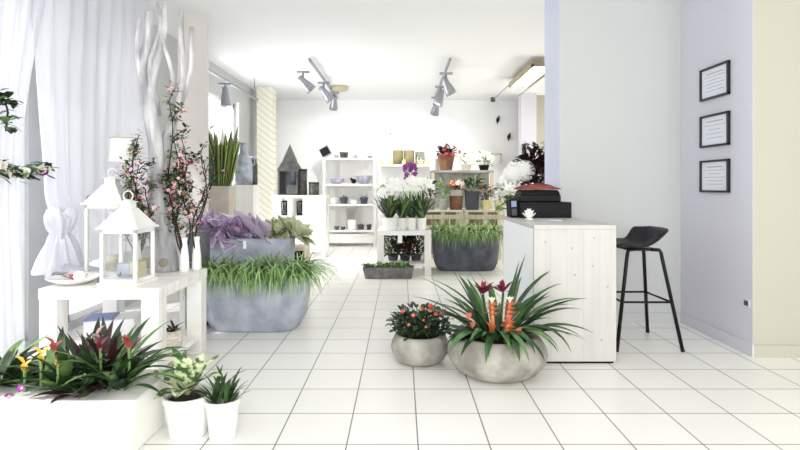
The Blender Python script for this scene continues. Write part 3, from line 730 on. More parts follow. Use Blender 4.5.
orchid('purple orchid rising behind the white orchids', 410, 7.5, .065, .16, [(-.03, -.02, .82), (.06, -.02, .86)], ORCHID_P, mesh=6)
m = None
# pots under the orchid table
for (px, l, mt) in ((393, 'dark leafy potted plant on the left of the lower shelf of the orchid table', 'leaf_deep'), (405, 'dark reddish potted plant in the middle of the lower shelf of the orchid table', 'leaf_maroon'), (416, 'dark leafy potted plant on the right of the lower shelf of the orchid table', 'leaf_deep')):
    t = thing('potted_plant', l, 'plant', ((px - 401) / 520 * 7.3, 7.3, .156))
    pot_mb(.06, .08, .09, n=18).build('pot', 'charcoal_ceramic', t)
    m = MB(); bush(m, 260, (0, 0, .20), (.15, .15, .17), (.06, .10), (.03, .045)); m.build('foliage', mt, t)
    for k in range(2): bloom(CARN2, (R.uniform(-.1, .1), -.15, R.uniform(.15, .3)), t, .7)
t = thing('gift_box', 'small white card box hanging below the top of the orchid table', 'box', ((400 - 401) / 520 * 7.02, 7.04, .43))
MB().box(-.03, .03, -.02, .02, 0, .108).build('box_body', 'card_white', t, False, .002)
# low stone trough in front
t = thing('stone_trough', 'low grey stone trough of green seedlings on the floor before the orchid table', 'planter', ((388.5 - 401) / 520 * 6.8, 6.82, 0))
MB().frustum(.30, .095, 0, .335, .105, .145).build('trough', 'stone_trough', t, False, .008)
MB().box(-.315, .315, -.09, .09, .13, .148).build('soil', 'soil', t, False)
m = MB()
for k in range(170): m.blade((R.uniform(-.31, .31), R.uniform(-.09, .09), .14), R.uniform(0, 6.3), R.uniform(.05, .1) * (1.25 if k % 4 == 0 else 1), R.uniform(.02, .035), R.uniform(.3, 1.4), R.uniform(-.5, .6), 4, 'leaf', .25, k % 3 != 0)
m.build('seedlings', ['leaf_bright', 'leaf_mid'], t)

# ------------------------------------------------------------------ dark grey planter of grass, right of the orchid table
P3 = trough('dark grey planter of arching green grass between the orchid table and the counter', (.93, 7.52, 0), .97, .50, .50, 'planter_dark', 4, taper=.88)
m = MB()
for k in range(640):
    x = R.uniform(-.45, .45)
    if k % 3 == 0: m.blade((x, R.uniform(-.15, .15), .47), R.uniform(0, 2 * PI), R.uniform(.22, .4), R.uniform(.015, .022), R.uniform(1.0, 1.5), R.uniform(-.9, .5), 7, 'grass', .2, k % 2)
    else: m.blade((x, R.uniform(-.22, -.1), .47), -PI / 2 + R.uniform(-1.2, 1.2), R.uniform(.3, .56), R.uniform(.015, .022), R.uniform(.6, 1.4), R.uniform(-2.0, -1.0), 8, 'grass', .2, 0 if R.random() < .6 else 1)
m.build('grass', ['leaf_grass', 'leaf_mid'], P3)

def crate(label, x0, x1, y0, y1, h, mt='pale_crate'):
    t = thing('crate', label, 'crate', ((x0 + x1) / 2, y0, 0)); a = (x1 - x0) / 2; d = y1 - y0
    MB().box(-a, a, 0, d, h - .03, h).build('top', mt, t, False, .003)
    for z in (h - .17, h - .33, h - .49): MB().box(-a + .01, a - .01, .006, .024, z + .03, z + .10).build('slat', 'pallet_wood', t, False, .003)
    for x in (-a, -.03, a - .06): MB().box(x, x + .06, .02, .06, 0, h - .03).build('post', mt, t, False, .003)
    for x in (-a, a - .06): MB().box(x, x + .06, d - .06, d, 0, h - .03).build('post', mt, t, False, .003)
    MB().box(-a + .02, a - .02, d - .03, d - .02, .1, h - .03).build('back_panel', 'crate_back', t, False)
    return t
CZ = .83
crate('cream wooden crate behind the grass planter, holding the two grey pots', .33, .95, 7.95, 8.45, CZ)
crate('cream wooden crate behind the grass planter nearest to the counter, holding the yellow pots', .97, 1.62, 7.95, 8.45, CZ)
def plant(label, px, d, z, r, h, pot, crown, mt, n, ll, lw, kind='leaf', flowers=None, name='potted_plant', square=False):
    t = thing(name, label, 'plant', ((px - 401) / 520 * d, d, z))
    if square: MB().frustum(r * .85, r * .85, 0, r, r, h).build('pot', pot, t, False, .004)
    else: pot_mb(r * .78, r, h, n=20).build('pot', pot, t)
    soil_mb(r * .88, h * .94, n=16).build('soil', 'soil', t)
    m = MB(); bush(m, n, (0, 0, h + crown[2] * .75), crown, ll, lw, kind)
    for k in range(6): m.tube([(0, 0, h * .9), (R.uniform(-.6, .6) * crown[0], R.uniform(-.6, .6) * crown[1], h + crown[2])], .003, 5)
    m.build('foliage', mt, t)
    if flowers:
        me, k, sc = flowers
        for i in range(k):
            a = R.uniform(PI, 2 * PI) if R.random() < .8 else R.uniform(0, PI); e = R.uniform(-.2, 1.2)
            v = Vector((math.cos(a) * math.cos(e), math.sin(a) * math.cos(e), math.sin(e)))
            bloom(me, (v.x * crown[0] * 1.05, v.y * crown[1] * 1.05, h + crown[2] * .75 + v.z * crown[2] * 1.05), t, sc, tuple(v), .3)
    return t
plant('grey pot with white flowers and leaves at the left of the crates', 430, 8.1, CZ, .085, .19, 'grey_ceramic', (.13, .1, .16), 'leaf_deep', 50, (.1, .18), (.03, .05), flowers=(ORCHID, 8, .9))
plant('grey pot of upright bright green shoots on the left crate', 443.5, 8.05, CZ, .075, .17, 'grey_ceramic', (.06, .05, .16), 'leaf_bright', 40, (.14, .24), (.014, .022), 'strap')
t = plant('brown pot with a pale collar and orange and white blossoms on the left crate', 456, 8.1, CZ, .115, .30, 'terracotta', (.13, .1, .08), 'leaf_maroon', 50, (.07, .12), (.03, .05), flowers=(ORANGE, 14, 1.4))
MB().lathe([(.118, .22), (.124, .23), (.124, .31), (.112, .31)], 20, cap0=False).build('collar', 'beige_ceramic', t)
for k in range(4): bloom(LILY, (R.uniform(0, .1), -.1, R.uniform(.34, .44)), t, .75)
plant('charcoal square pot with upright green leaves on the right crate', 472, 8.1, CZ, .105, .29, 'charcoal_ceramic', (.14, .11, .12), 'leaf_dark', 55, (.12, .2), (.04, .06), square=True)
plant('yellow pot with orange berries at the left of the counter crate', 486, 8.05, CZ, .075, .155, 'yellow_ceramic', (.11, .09, .14), 'leaf_deep', 80, (.06, .1), (.025, .04), flowers=(ORANGE, 9, .8))
plant('yellow pot with orange berries closest to the counter', 499.5, 8.05, CZ, .085, .155, 'yellow_ceramic', (.11, .09, .14), 'leaf_deep', 80, (.06, .1), (.025, .04), flowers=(ORANGE, 6, .8))
# grey shelf behind
t = thing('shelf_unit', 'grey wooden shelf behind the crates carrying the terracotta pot', 'shelf', (.73, 8.55, 0))
MB().box(-.25, .80, 0, .42, 1.42, 1.46).build('shelf_board', 'grey_ceramic', t, False, .004)
MB().box(-.23, .78, .38, .40, .1, 1.42).build('back_panel', 'grey_ceramic', t, False)
for x in (-.23, .74): MB().box(x, x + .05, .01, .06, 0, 1.42).build('post', 'pallet_wood', t, False, .003)
MB().box(-.23, .78, .02, .38, .8, .83).build('shelf_board', 'grey_ceramic', t, False, .003)
t = thing('potted_plant', 'terracotta pot with red and dark leafy plant on top of the grey shelf', 'plant', ((446 - 401) / 520 * 8.75, 8.75, 1.461))
pot_mb(.10, .145, .27, .012).build('pot', 'terracotta', t); soil_mb(.13, .25).build('soil', 'soil', t)
m = MB(); tuft(m, 44, 5, (.2, .34), (.06, .09), .25, .06, (.2, 1.3), (-.9, .3), 'leaf'); m.build('foliage', 'leaf_burgundy', t)
m = MB(); tuft(m, 26, 5, (.15, .24), (.015, .025), .25, .05, (1.0, 1.5), (.6, 1.4), 'strap'); m.build('pale_shoots', 'planter_grey', t)
for k in range(10): bloom(CORAL, (R.uniform(-.17, .2), -.12 - R.uniform(0, .06), R.uniform(.25, .40)), t, .75)
plant('white flowering plant in a basket with arched handle on the grey shelf', 466, 8.7, 1.461, .09, .10, 'wicker', (.14, .1, .10), 'leaf_mid', 30, (.06, .1), (.03, .05), flowers=(ORCHID, 26, 1.05))
t = plant('white flowering plant at the right end of the grey shelf', 484, 8.72, 1.461, .09, .09, 'black_plastic', (.16, .1, .12), 'leaf_mid', 30, (.06, .1), (.03, .05), flowers=(ORCHID, 34, 1.1))
pot_at('flower_pot', 'white cylinder pot left of the terracotta pot on the grey shelf', 'pot', 434.5, 8.9, 1.461, .08, .2, 'white_ceramic', 'cyl')

# plants behind the counter on a hidden stand
t = thing('plant_stand', 'white stand behind the counter carrying the hydrangea', 'stand', (1.34, 5.3, 0))
MB().box(-.24, .3, 0, .36, .76, .80).build('top', 'white_wood', t, False, .004)
for x in (-.23, .24):
    for y in (.01, .30): MB().box(x, x + .05, y, y + .05, 0, .76).build('leg', 'white_wood', t, False, .003)
FLORET = blossom_mesh('floret', 4, .026, ['petal_cream', 'petal_white'], .15, .95, .12)
def hydrangea(label, px, d, z, heads, pot='white_ceramic'):
    t = thing('hydrangea', label, 'plant', ((px - 401) / 520 * d, d, z))
    pot_mb(.08, .105, .17).build('pot', pot, t); m = MB()
    for k in range(22): m.blade((0, 0, .16), R.uniform(0, 6.3), R.uniform(.18, .3), R.uniform(.07, .11), R.uniform(.4, 1.3), R.uniform(-.6, .3), 5, 'leaf', .2)
    m.build('foliage', 'leaf_mid', t)
    for (x, y, zz, r) in heads:
        MB().tube([(0, 0, .15), (x * .6, y * .6, zz * .6), (x, y, zz)], .005, 6).build('stem', 'leaf_mid', t)
        h = MB(); N = 90
        for k in range(N):
            zc = 1 - 2 * (k + .5) / N; a = k * 2.39996; rr = math.sqrt(1 - zc * zc); v = Vector((rr * math.cos(a), rr * math.sin(a), zc)); M = Matrix.Translation(v * r) @ aim(v).to_matrix().to_4x4()
            me = FLORET; vs = [M @ (q.co * (r / .11)) for q in me.vertices]; h.add(vs, [tuple(f.vertices) for f in me.polygons], 0)
        h.ell((0, 0, 0), (r * .82,) * 3, 14, 10, 0)
        o = h.build('flower_head', 'petal_white', t); o.location = (x, y, zz)
    return t
hydrangea('white hydrangea with round flower heads behind the counter', 518, 5.49, .80, [(-.06, -.02, .52, .10), (.06, -.03, .56, .11), (0, .08, .58, .10), (-.12, .03, .45, .08)])
t = plant('white lilies in front of the hydrangea, left of the cash till', 509.5, 5.40, .80, .055, .15, 'white_ceramic', (.11, .06, .15), 'leaf_mid', 30, (.12, .2), (.03, .05), 'strap', flowers=(LILY, 15, 1.0))
t = thing('potted_plant', 'dark burgundy leafy plant between the hydrangea and the wall corner', 'plant', (1.445, 5.53, .80))
pot_mb(.07, .09, .16).build('pot', 'charcoal_ceramic', t)
m = MB(); bush(m, 380, (-.02, 0, .56), (.17, .14, .20), (.08, .13), (.045, .075)); m.tube([(0, 0, .14), (.01, 0, .5)], .008, 6); m.build('foliage', 'leaf_burgundy', t)
m = MB(); bush(m, 40, (.02, 0, .80), (.05, .05, .07), (.05, .08), (.025, .04)); m.tube([(0, 0, .5), (.04, 0, .78), (.0, 0, .85)], .005, 6); m.build('top_shoot', 'leaf_deep', t)
m = MB(); bush(m, 50, (-.05, -.05, .29), (.14, .08, .06), (.08, .13), (.03, .05)); m.build('lower_leaves', 'leaf_deep', t)

# wall things at the back
for (px, py, l) in ((498, 120, 'small dark leaf ornament on the back wall, the upper of two'), (509, 137, 'small dark leaf ornament on the back wall, the lower of two'), (391, 134, 'tiny pale hook on the back wall above the khaki vases')):
    q = W(px, py, 10.88); t = thing('wall_ornament', l, 'ornament', q)
    MB().blade((-.015, -.012, -.09 if px > 400 else -.04), .0, .19 if px > 400 else .08, .07 if px > 400 else .04, 1.5, 1.1, 6, 'leaf', .5, roll=1.3).build('ornament', 'dried' if px > 400 else 'khaki_edge', t, solid=.008)
q = W(498.5, 164, 10.6)
t = thing('wall_lamp', 'small white wall lamp on the back wall left of the dried bunch', 'lamp', (q.x, 10.78, q.z))
MB().lathe([(.09, .0), (.10, .02), (.10, .19)], 24, cap0=False).build('lamp_shade', 'shade_cloth', t)
MB().lathe([(.102, .19), (.106, .195), (.106, .22), (.001, .225)], 24, cap0=False).build('shade_top', 'khaki_edge', t)
MB().box(-.02, .02, .0, .118, .05, .09).build('bracket', 'brass_trim', t, False, .003)
q = W(525, 143, 10.02)
t = thing('dried_bunch', 'dark dried flower bunch hanging on the grey pillar at the back', 'flowers', (q.x, 9.98, q.z))
m = MB()
for k in range(170): m.blade((R.uniform(-.05, .05), R.uniform(-.03, .03), -R.uniform(.0, .38)), R.uniform(0, 6.3), R.uniform(.05, .10), R.uniform(.02, .03), R.uniform(-1.4, 0), R.uniform(-1.5, -.3), 3, 'leaf', .2)
m.tube([(0, 0, .0), (0, 0, -.46)], .007, 6); m.build('bunch', 'dried', t)
MB().tube([(0, .06, .03), (0, 0, 0)], .004, 6).build('hook', 'black_metal', t)

# ------------------------------------------------------------------ lamps on the ceiling
def track(label, x, y0, y1, z):
    t = thing('light_track', label, 'track', (x, 0, z))
    MB().box(-.018, .018, y0, y1, -.02, .012).build('rail', 'spot_metal', t, False, .002)
    for y in (y0 + .2, y1 - .2): MB().tube([(0, y, .01), (0, y, CEIL - z - .001)], .008, 6).build('hanger', 'spot_metal', t)
def spot(label, loc, yaw, tilt, lit=0, sc=1):
    t = thing('spotlight', label, 'lamp', loc); t.scale = (sc,) * 3
    MB().box(-.075, .075, -.02, .02, -.045, -.021).build('adapter', 'spot_metal', t, False, .003)
    MB().tube([(0, 0, -.04), (0, 0, -.12)], .012, 8).build('arm', 'spot_metal', t)
    Mx = Matrix.Translation((0, 0, -.14)) @ Matrix.Rotation(yaw, 4, 'Z') @ Matrix.Rotation(tilt, 4, 'Y')
    h = MB().lathe([(.022, .07), (.034, .06), (.04, .0), (.06, -.10), (.066, -.15), (.058, -.15), (.05, -.10)], 18, M=Mx).build('lamp_head', 'spot_metal', t)
    MB().lathe([(.05, -.118), (.001, -.118)], 18, M=Mx, cap0=False).build('bulb', 'bulb_glow', t)
    if lit:
        L = bpy.data.lights.new('spot_beam', 'SPOT'); L.energy = lit; L.spot_size = 2.4; L.spot_blend = 1; L.shadow_soft_size = .05; L.color = (1, .96, .9)
        o = bpy.data.objects.new('spot_beam', L); COL.objects.link(o); o.parent = t; o.location = Mx @ Vector((0, 0, -.17)); o.rotation_euler = (Mx.to_3x3()).to_euler()
track('ceiling light track above the back shelf on the left', -1.27, 7.2, 10.4, 2.96)
track('ceiling light track above the flower crates', .68, 7.2, 10.6, 2.96)
track('ceiling light track along the left wall by the far window', -2.45, 5.9, 8.9, 2.68)
spot('leftmost spotlight of the track above the back shelf, lit', (-1.46, 7.75, 2.94), PI + .3, .8, 42, 1.25)
spot('second spotlight of the track above the back shelf, aimed left', (-1.27, 8.55, 2.94), PI + .3, .7, 42, 1.3)
spot('third spotlight of the track above the back shelf, nearest to the wall', (-1.22, 9.5, 2.94), -1.3, .6, 42, 1.2)
spot('nearest spotlight of the track above the flower crates', (.68, 7.85, 2.94), PI + .3, .5, 42, 1.3)
spot('middle spotlight of the track above the flower crates', (.68, 8.9, 2.94), .5, .35, 42, 1.3)
spot('farthest spotlight of the track above the flower crates', (.68, 10.0, 2.94), -1.3, .6, 42, 1.3)
spot('spotlight on the track along the left wall above the snake plant', (-2.45, 7.25, 2.66), .0, .0, 30, 1.2)
t = thing('ceiling_lamp', 'round flat khaki ceiling lamp at the end of the left track', 'lamp', (W(340, 85, 9.4).x, 9.4, 2.92))
MB().lathe([(.12, 0), (.15, .02), (.15, .0799)], 24, cap1=True).build('lamp_body', 'khaki_edge', t)
# hanging fluorescent lamp with two rods
t = thing('pendant_light', 'long lit fluorescent lamp hanging on two rods near the back right', 'lamp', (1.98, 7.2, 2.86))
MB().box(-.17, .17, 0, 1.55, .03, .07).box(-.17, -.13, 0, 1.55, 0, .03).box(.13, .17, 0, 1.55, 0, .03).box(-.17, .17, 0, .04, 0, .03).box(-.17, .17, 1.51, 1.55, 0, .03).build('housing', 'brass_trim', t, False, .003)
MB().box(-.125, .125, .045, 1.505, .004, .028).build('diffuser', 'lamp_glow', t, False)
for x in (-.15, .23): MB().tube([(x, .3, .055 - (.02 if x > 0 else 0)), (x, 3.2 if x < 0 else 2.6, .055 - (.02 if x > 0 else 0))], .009, 6).build('rod', 'spot_metal', t)
MB().tube([(-.15, 1.2, .04), (.24, 1.2, .04)], .009, 6).build('crossbar', 'spot_metal', t)
MB().box(-.19, -.11, 3.1, 3.2, .02, .1).build('end_bracket', 'dark_tin', t, False, .004)
for y in (.3, 1.4): MB().tube([(0, y, .07), (0, y, .1399)], .01, 6).build('hanger', 'spot_metal', t)

# ------------------------------------------------------------------ the counter
CT = .937; x0, x1, y0, y1 = .897, 1.452, 3.506, 4.55
t = thing('counter', 'white wooden sales counter in front of the stool', 'counter', ((x0 + x1) / 2, y0, 0)); a = (x1 - x0) / 2; d = y1 - y0
MB().box(-a, a, 0, d, CT - .03, CT).build('top', 'counter_wood', t, False, .003)
f_ = MB(); nb = 5; bw = 2 * a / nb
for k in range(nb): f_.box(-a + k * bw, -a + (k + 1) * bw, 0.001, .03, .016, CT - .03)
f_ = f_.build('front_panel', 'counter_wood', t, False, .0015)
for (x, z) in ((-.20, .82), (-.02, .78), (.13, .85), (.22, .52), (-.12, .42), (.05, .25), (.18, .16), (-.2, .2), (.0, .6), (.12, .66)):
    MB().lathe([(.008, 0), (.006, .002)], 12, M=Matrix.Rotation(PI / 2, 4, 'X'), c=(x, .0015, z), cap1=True).build('knot', 'knot', f_)
MB().box(-a, -a + .03, .03, d, .016, CT - .03).build('side_panel', 'white_paint', t, False, .002)
MB().box(a - .03, a, .03, d, .016, CT - .03).build('side_panel', 'counter_wood', t, False, .002)
MB().box(-a + .015, a - .015, .012, d, 0, .016).build('plinth', 'black_plastic', t, False)
# things on it
t = thing('cash_box', 'flat black box at the bottom of the stack on the counter', 'box', (1.19, 4.27, CT), .03)
MB().box(-.215, .215, 0, .24, 0, .13).build('body', 'black_plastic', t, False, .006); MB().box(-.2, .2, -.003, 0, .02, .10).build('front', 'black_gloss', t, False)
t = thing('receipt_printer', 'smaller black printer on top of the flat black box', 'printer', (1.155, 4.29, CT + .1305), .05)
MB().box(-.17, .17, 0, .2, 0, .06).frustum(.17, .1, .06, .15, .08, .10, (0, .1)).build('body', 'black_gloss', t, False, .01)
MB().box(-.12, .12, -.002, 0, .015, .045).build('paper_slot', 'black_plastic', t, False)
t = thing('cloth', 'folded brick red cloth lying on the printer', 'cloth', (1.15, 4.30, CT + .231))
m = MB(); vs = []; fs = []
for i in range(29):
    for j in range(17):
        u, v = i / 14 - 1, j / 8 - 1; e = max(abs(u), abs(v)); k = 1 - e ** 4
        vs.append((u * .175 + .01 * math.sin(5 * v), .1 + v * .095 + .008 * math.sin(6 * u), .002 + k * (.030 + .012 * math.sin(3.1 * u + 2 * v) + .008 * math.sin(7 * v + 4 * u) + .012 * (u < .2))))
for i in range(28):
    for j in range(16): q = i * 17 + j; fs.append((q, q + 17, q + 18, q + 1))
m.add(vs, fs)
m.build('fabric', 'red_cloth', t)
t = thing('card_terminal', 'black card terminal leaning at the left end of the flat black box', 'device', (.94, 4.3, CT), .1)
Mx = Matrix.Rotation(-.06, 4, 'Y')
MB().box(-.03, .03, 0, .12, 0.003, .16, M=Mx).build('body', 'black_plastic', t, False, .008); MB().box(-.022, .022, -.002, .0, .09, .14, M=Mx).build('screen', 'blue_cloth', t, False); MB().box(-.022, .022, -.004, .0, .02, .075, M=Mx).build('keypad', 'charcoal_ceramic', t, False)
t = thing('flower_ornament', 'white open flower ornament in front of the black box on the counter', 'ornament', (1.0, 4.06, CT))
for ring, (n, e, L) in enumerate(((8, .75, .075), (8, 1.1, .08), (6, 1.4, .085))):
    for k in range(n):
        m = MB().blade((0, 0, .004), 2 * PI * (k + .5 * ring) / n, L, .036, e - .2, e + .25, 5, 'leaf', .3); m.build('petal', 'petal_white', t, solid=.002)
MB().lathe([(.03, 0), (.034, .006), (.02, .012), (.001, .014)], 16).build('base', 'white_ceramic', t)
t = thing('paper_stack', 'loose pale papers lying on the counter in front of the black box', 'papers', (1.13, 3.93, CT), .2)
for k in range(3): MB().box(-.07, .07, -.05, .05, .001 + k * .002, .0025 + k * .002, M=Matrix.Rotation(.15 * k, 4, 'Z')).build('sheet', 'paper', t, False)
MB().box(-.05, .04, -.02, .0, .0075, .0085).build('printed_block', 'blue_cloth', t, False)

# ------------------------------------------------------------------ bar stool
t = thing('bar_stool', 'black bar stool with low curved back beside the counter', 'stool', (1.80, 4.01, 0))
def seat():
    m = MB(); nu, nv = 20, 16; vs = []; fs = []
    for j in range(nv + 1):
        for i in range(nu + 1):
            u = i / nu; v = j / nv * 2 - 1              # u: front to back, v: side to side
            x = -.21 + .405 * u; z = .785
            hw = .205 * (1 - .10 * (1 - u)) * (1 - .35 * max(0, (u - .6) / .4) ** 2.2)
            if u < .12: z -= .03 * (1 - u / .12) ** 2; hw *= .9 + .1 * u / .12
            z -= .035 * (1 - abs(v) ** 2) * math.sin(PI * min(1, u * 1.05))
            lift = .098 * sm((u - .52) / .2) * max(abs(v) ** 2.2, sm((u - .72) / .22)); z += lift
            x += .03 * sm((u - .75) / .25) * (1 - v * v)
            vs.append((x, v * hw, z))
    for j in range(nv):
        for i in range(nu):
            q = j * (nu + 1) + i; fs.append((q, q + 1, q + nu + 2, q + nu + 1))
    m.add(vs, fs); o = m.build('seat_shell', 'seat_black', t)
    s = o.modifiers.new('solid', 'SOLIDIFY'); s.thickness = .028; s.offset = -1
    b = o.modifiers.new('sub', 'SUBSURF'); b.levels = b.render_levels = 1
seat()
feet = [(.24, -.245), (.22, .25), (-.235, -.24), (-.235, .25)]
for (fx, fy) in feet:
    tx, ty = fx * .46 + (.03 if fx > 0 else -.0), fy * .52
    lg = MB().tube([(tx * .55, ty * .8, .722), (tx * .92, ty, .722), (tx, ty * 1.02, .70), (tx + (fx - tx) * .06, ty + (fy - ty) * .06, .66), (fx, fy, .004)], .0135, 10).build('leg', 'black_metal', t)
    MB().lathe([(.014, 0), (.014, .015), (.011, .018)], 12, c=(fx, fy, 0), cap1=True).build('foot_cap', 'black_plastic', lg)
def at(f, z): 
    tx, ty = f[0] * .46 + (.03 if f[0] > 0 else 0), f[1] * .52; k = (.69 - z) / .69; return (tx + (f[0] - tx) * k, ty + (f[1] - ty) * k, z)
for (i, j) in ((0, 1), (1, 3), (3, 2), (2, 0)): MB().tube([at(feet[i], .345), at(feet[j], .345)], .008, 8).build('footrest', 'black_metal', t)
MB().box(-.09, .13, -.11, .11, .712, .728).build('seat_plate', 'black_metal', t, False, .003)

# ------------------------------------------------------------------ frames and socket on the right wall
for (zb, l, n) in ((1.89, 'top black framed certificate on the lavender wall', 6), (1.51, 'middle black framed certificate on the lavender wall', 5), (1.15, 'lowest black framed certificate on the lavender wall', 6)):
    t = thing('framed_certificate', l, 'picture frame', (2.469, 4.08, zb)); w, h = .37, .255; f = .016
    m = MB()
    for (ya, yb, za, zc) in ((-w / 2, w / 2, 0, f), (-w / 2, w / 2, h - f, h), (-w / 2, -w / 2 + f, 0, h), (w / 2 - f, w / 2, 0, h)): m.box(-.024, 0, ya, yb, za, zc)
    m.build('frame', 'frame_black', t, False, .002)
    MB().box(-.010, -.001, -w / 2 + f, w / 2 - f, f, h - f).build('certificate', 'paper', t, False)
    m = MB()
    for k in range(n):
        z = h - f - .035 - k * (h - .09) / n; ww = (.11, .14, .09, .14, .12, .13)[k] * R.uniform(.8, 1); hh = .008 if k == 0 else .004
        m.box(-.0115, -.010, -ww, ww, z - hh, z)
    m.build('printed_text', 'print_grey', t, False)
t = thing('wall_socket', 'small wall socket low on the lavender wall', 'socket', (2.469, 3.71, .335))
MB().box(-.008, 0, -.035, .035, 0, .06).build('plate', 'lavender_wall', t, False, .003)
MB().box(-.0095, -.008, -.022, .022, .012, .048).build('outlet', 'charcoal_ceramic', t, False)

# ------------------------------------------------------------------ round concrete bowls in front
def bowl(label, loc, r, h, rim, n=48, squash=.62):
    t = thing('planter_bowl', label, 'planter', loc)
    prof = [(r * .52, 0), (r * .62, .006), (r * .84, h * .18), (r * .97, h * .40), (r, h * .55), (r * .97, h * .72), (r * .88, h * .9), (rim + .02, h * .985), (rim, h), (rim - .012, h * .985), (rim - .02, h * .88), (rim, h * .7)]
    MB().lathe(prof, n).build('bowl', 'concrete', t); soil_mb(rim * .99, h * .9).build('soil', 'soil', t)
    return t
B1 = bowl('large round concrete bowl with orange bromeliads and long strap leaves', (.615, 3.34, 0), .318, .255, .235)
m = MB()
LV = [  # azimuth seen from the front (0 = right, -pi/2 = towards the viewer), length, start and end elevation
    (0.15, .50, .75, -.15), (.05, .44, .5, -.5), (.3, .55, 1.15, .25), (-.25, .46, .75, -.6), (.6, .5, .9, .1), (-.5, .42, .9, -1.3), (.1, .40, 1.2, .5), (.0, .5, .95, .0),
    (PI, .46, .8, .2), (PI - .2, .52, 1.0, .35), (PI + .1, .44, .95, .1), (PI + .45, .26, .7, -.7), (PI - .5, .40, 1.0, .3), (PI + .1, .36, .9, -.2),
    (-PI / 2, .32, .9, -1.0), (-PI / 2 + .4, .36, .9, -1.2), (-PI / 2 - .4, .34, .8, -1.2), (-PI / 2 - .8, .36, .7, -.9), (-PI / 2 + .8, .38, .8, -1.0),
    (PI / 2, .4, 1.2, .3), (PI / 2 + .5, .42, 1.2, .5), (PI / 2 - .5, .42, 1.2, .4), (.25, .5, 1.5, 1.25), (PI - .1, .42, 1.35, .9)]
for (a, L, e0, e1) in LV:
    for q in range(2):
        m.blade((.07 * math.cos(a) + R.uniform(-.05, .05), .06 * math.sin(a) + R.uniform(-.04, .04), .22), a + R.uniform(-.12, .12), L * R.uniform(.98, 1.18), R.uniform(.044, .06), e0 + R.uniform(-.1, .1), e1 + R.uniform(-.2, .1), 9, 'strap', .3, q)
for k in range(26): a = R.uniform(0, 6.3); m.blade((.1 * math.cos(a), .08 * math.sin(a), .22), a, R.uniform(.2, .32), R.uniform(.035, .05), R.uniform(.5, 1.3), R.uniform(-1, .2), 7, 'strap', .3, k % 2)
m.build('foliage', ['leaf_strap', 'leaf_dark'], B1)
m = MB()
for k in range(12): m.blade((-.14, -.05, .22), PI + R.uniform(-1.1, .9), R.uniform(.14, .24), R.uniform(.08, .11), R.uniform(.3, .9), R.uniform(-.7, .1), 6, 'leaf', .2)
m.build('broad_leaves', 'leaf_deep', B1)
def brom(x, y, z, top):
    st = MB().tube([(x * .6, y * .6, .2), (x, y, z)], .012, 8).build('flower_spike', 'petal_orange', B1)
    m = MB()
    for ring in range(3):
        for k in range(6):
            a = 2 * PI * k / 6 + ring; zz = z - .075 + ring * .03
            m.blade((x, y, zz), a, R.uniform(.045, .065), .024, .75 - .1 * ring, -.3 + .2 * ring, 4, 'leaf', .3)
    for k in range(5): m.blade((x, y, z - .2), R.uniform(0, 6.3), R.uniform(.07, .11), .028, 1.3, .9, 4, 'leaf', .3)
    m.build('bract', 'petal_orange', st)
    m = MB()
    for k in range(9): m.blade((x, y, z), 2 * PI * k / 9, .052, .02, 1.1, .6, 3, 'leaf', .3)
    m.build('flower_tip', top, st)
brom(-.045, -.08, .46, 'petal_cream'); brom(.065, -.09, .465, 'petal_cream'); brom(.05, -.13, .36, 'petal_salmon')
for (x, y, z) in ((-.085, .02, .50), (.045, .02, .51)):
    m = MB()
    for k in range(18): m.blade((x, y, z), R.uniform(0, 6.3), R.uniform(.08, .12), .028, R.uniform(.2, 1.3), R.uniform(0, .8), 4, 'leaf', .3)
    m.tube([(x * .5, y, .2), (x, y, z)], .008, 6, 1); m.build('burgundy_flower', ['petal_burgundy', 'leaf_dark'], B1)
for (x, y, z) in ((-.19, -.08, .36), (-.17, -.1, .31), (.1, -.17, .29)):
    MB().blade((x, y, z), -1.5, .07, .035, 1.2, .6, 4, 'leaf', .4).blade((x, y, z), -2.4, .06, .03, 1.2, .4, 4, 'leaf', .4).build('salmon_bud', 'petal_salmon', B1)

B2 = bowl('smaller round concrete bowl with a bush of red blossoms', (.13, 3.555, 0), .2, .195, .15)
m = MB(); bush(m, 620, (-.0, -.01, .26), (.205, .17, .125), (.04, .065), (.022, .034))
for k in range(14): m.tube([(0, 0, .16), (R.uniform(-.15, .15), R.uniform(-.12, .12), R.uniform(.26, .34))], .003, 5)
m.build('foliage', 'leaf_deep', B2)
for (px, py, me, sc) in ((403, 312, CARN, .85), (422, 309, CARN, .85), (431, 306, CARN, .9), (436, 315, CARN, .9), (443, 315, CARN, .8), (413, 316, CARN2, .9), (409, 325, CARN2, .75), (424, 321, CARN2, .75), (426, 327, CARN2, .75), (430, 311, CARN2, .9)):
    q = W(px, py, 3.40) - Vector((.13, 3.555, 0)); bloom(me, q, B2, sc, (0, -1, .6), .3)

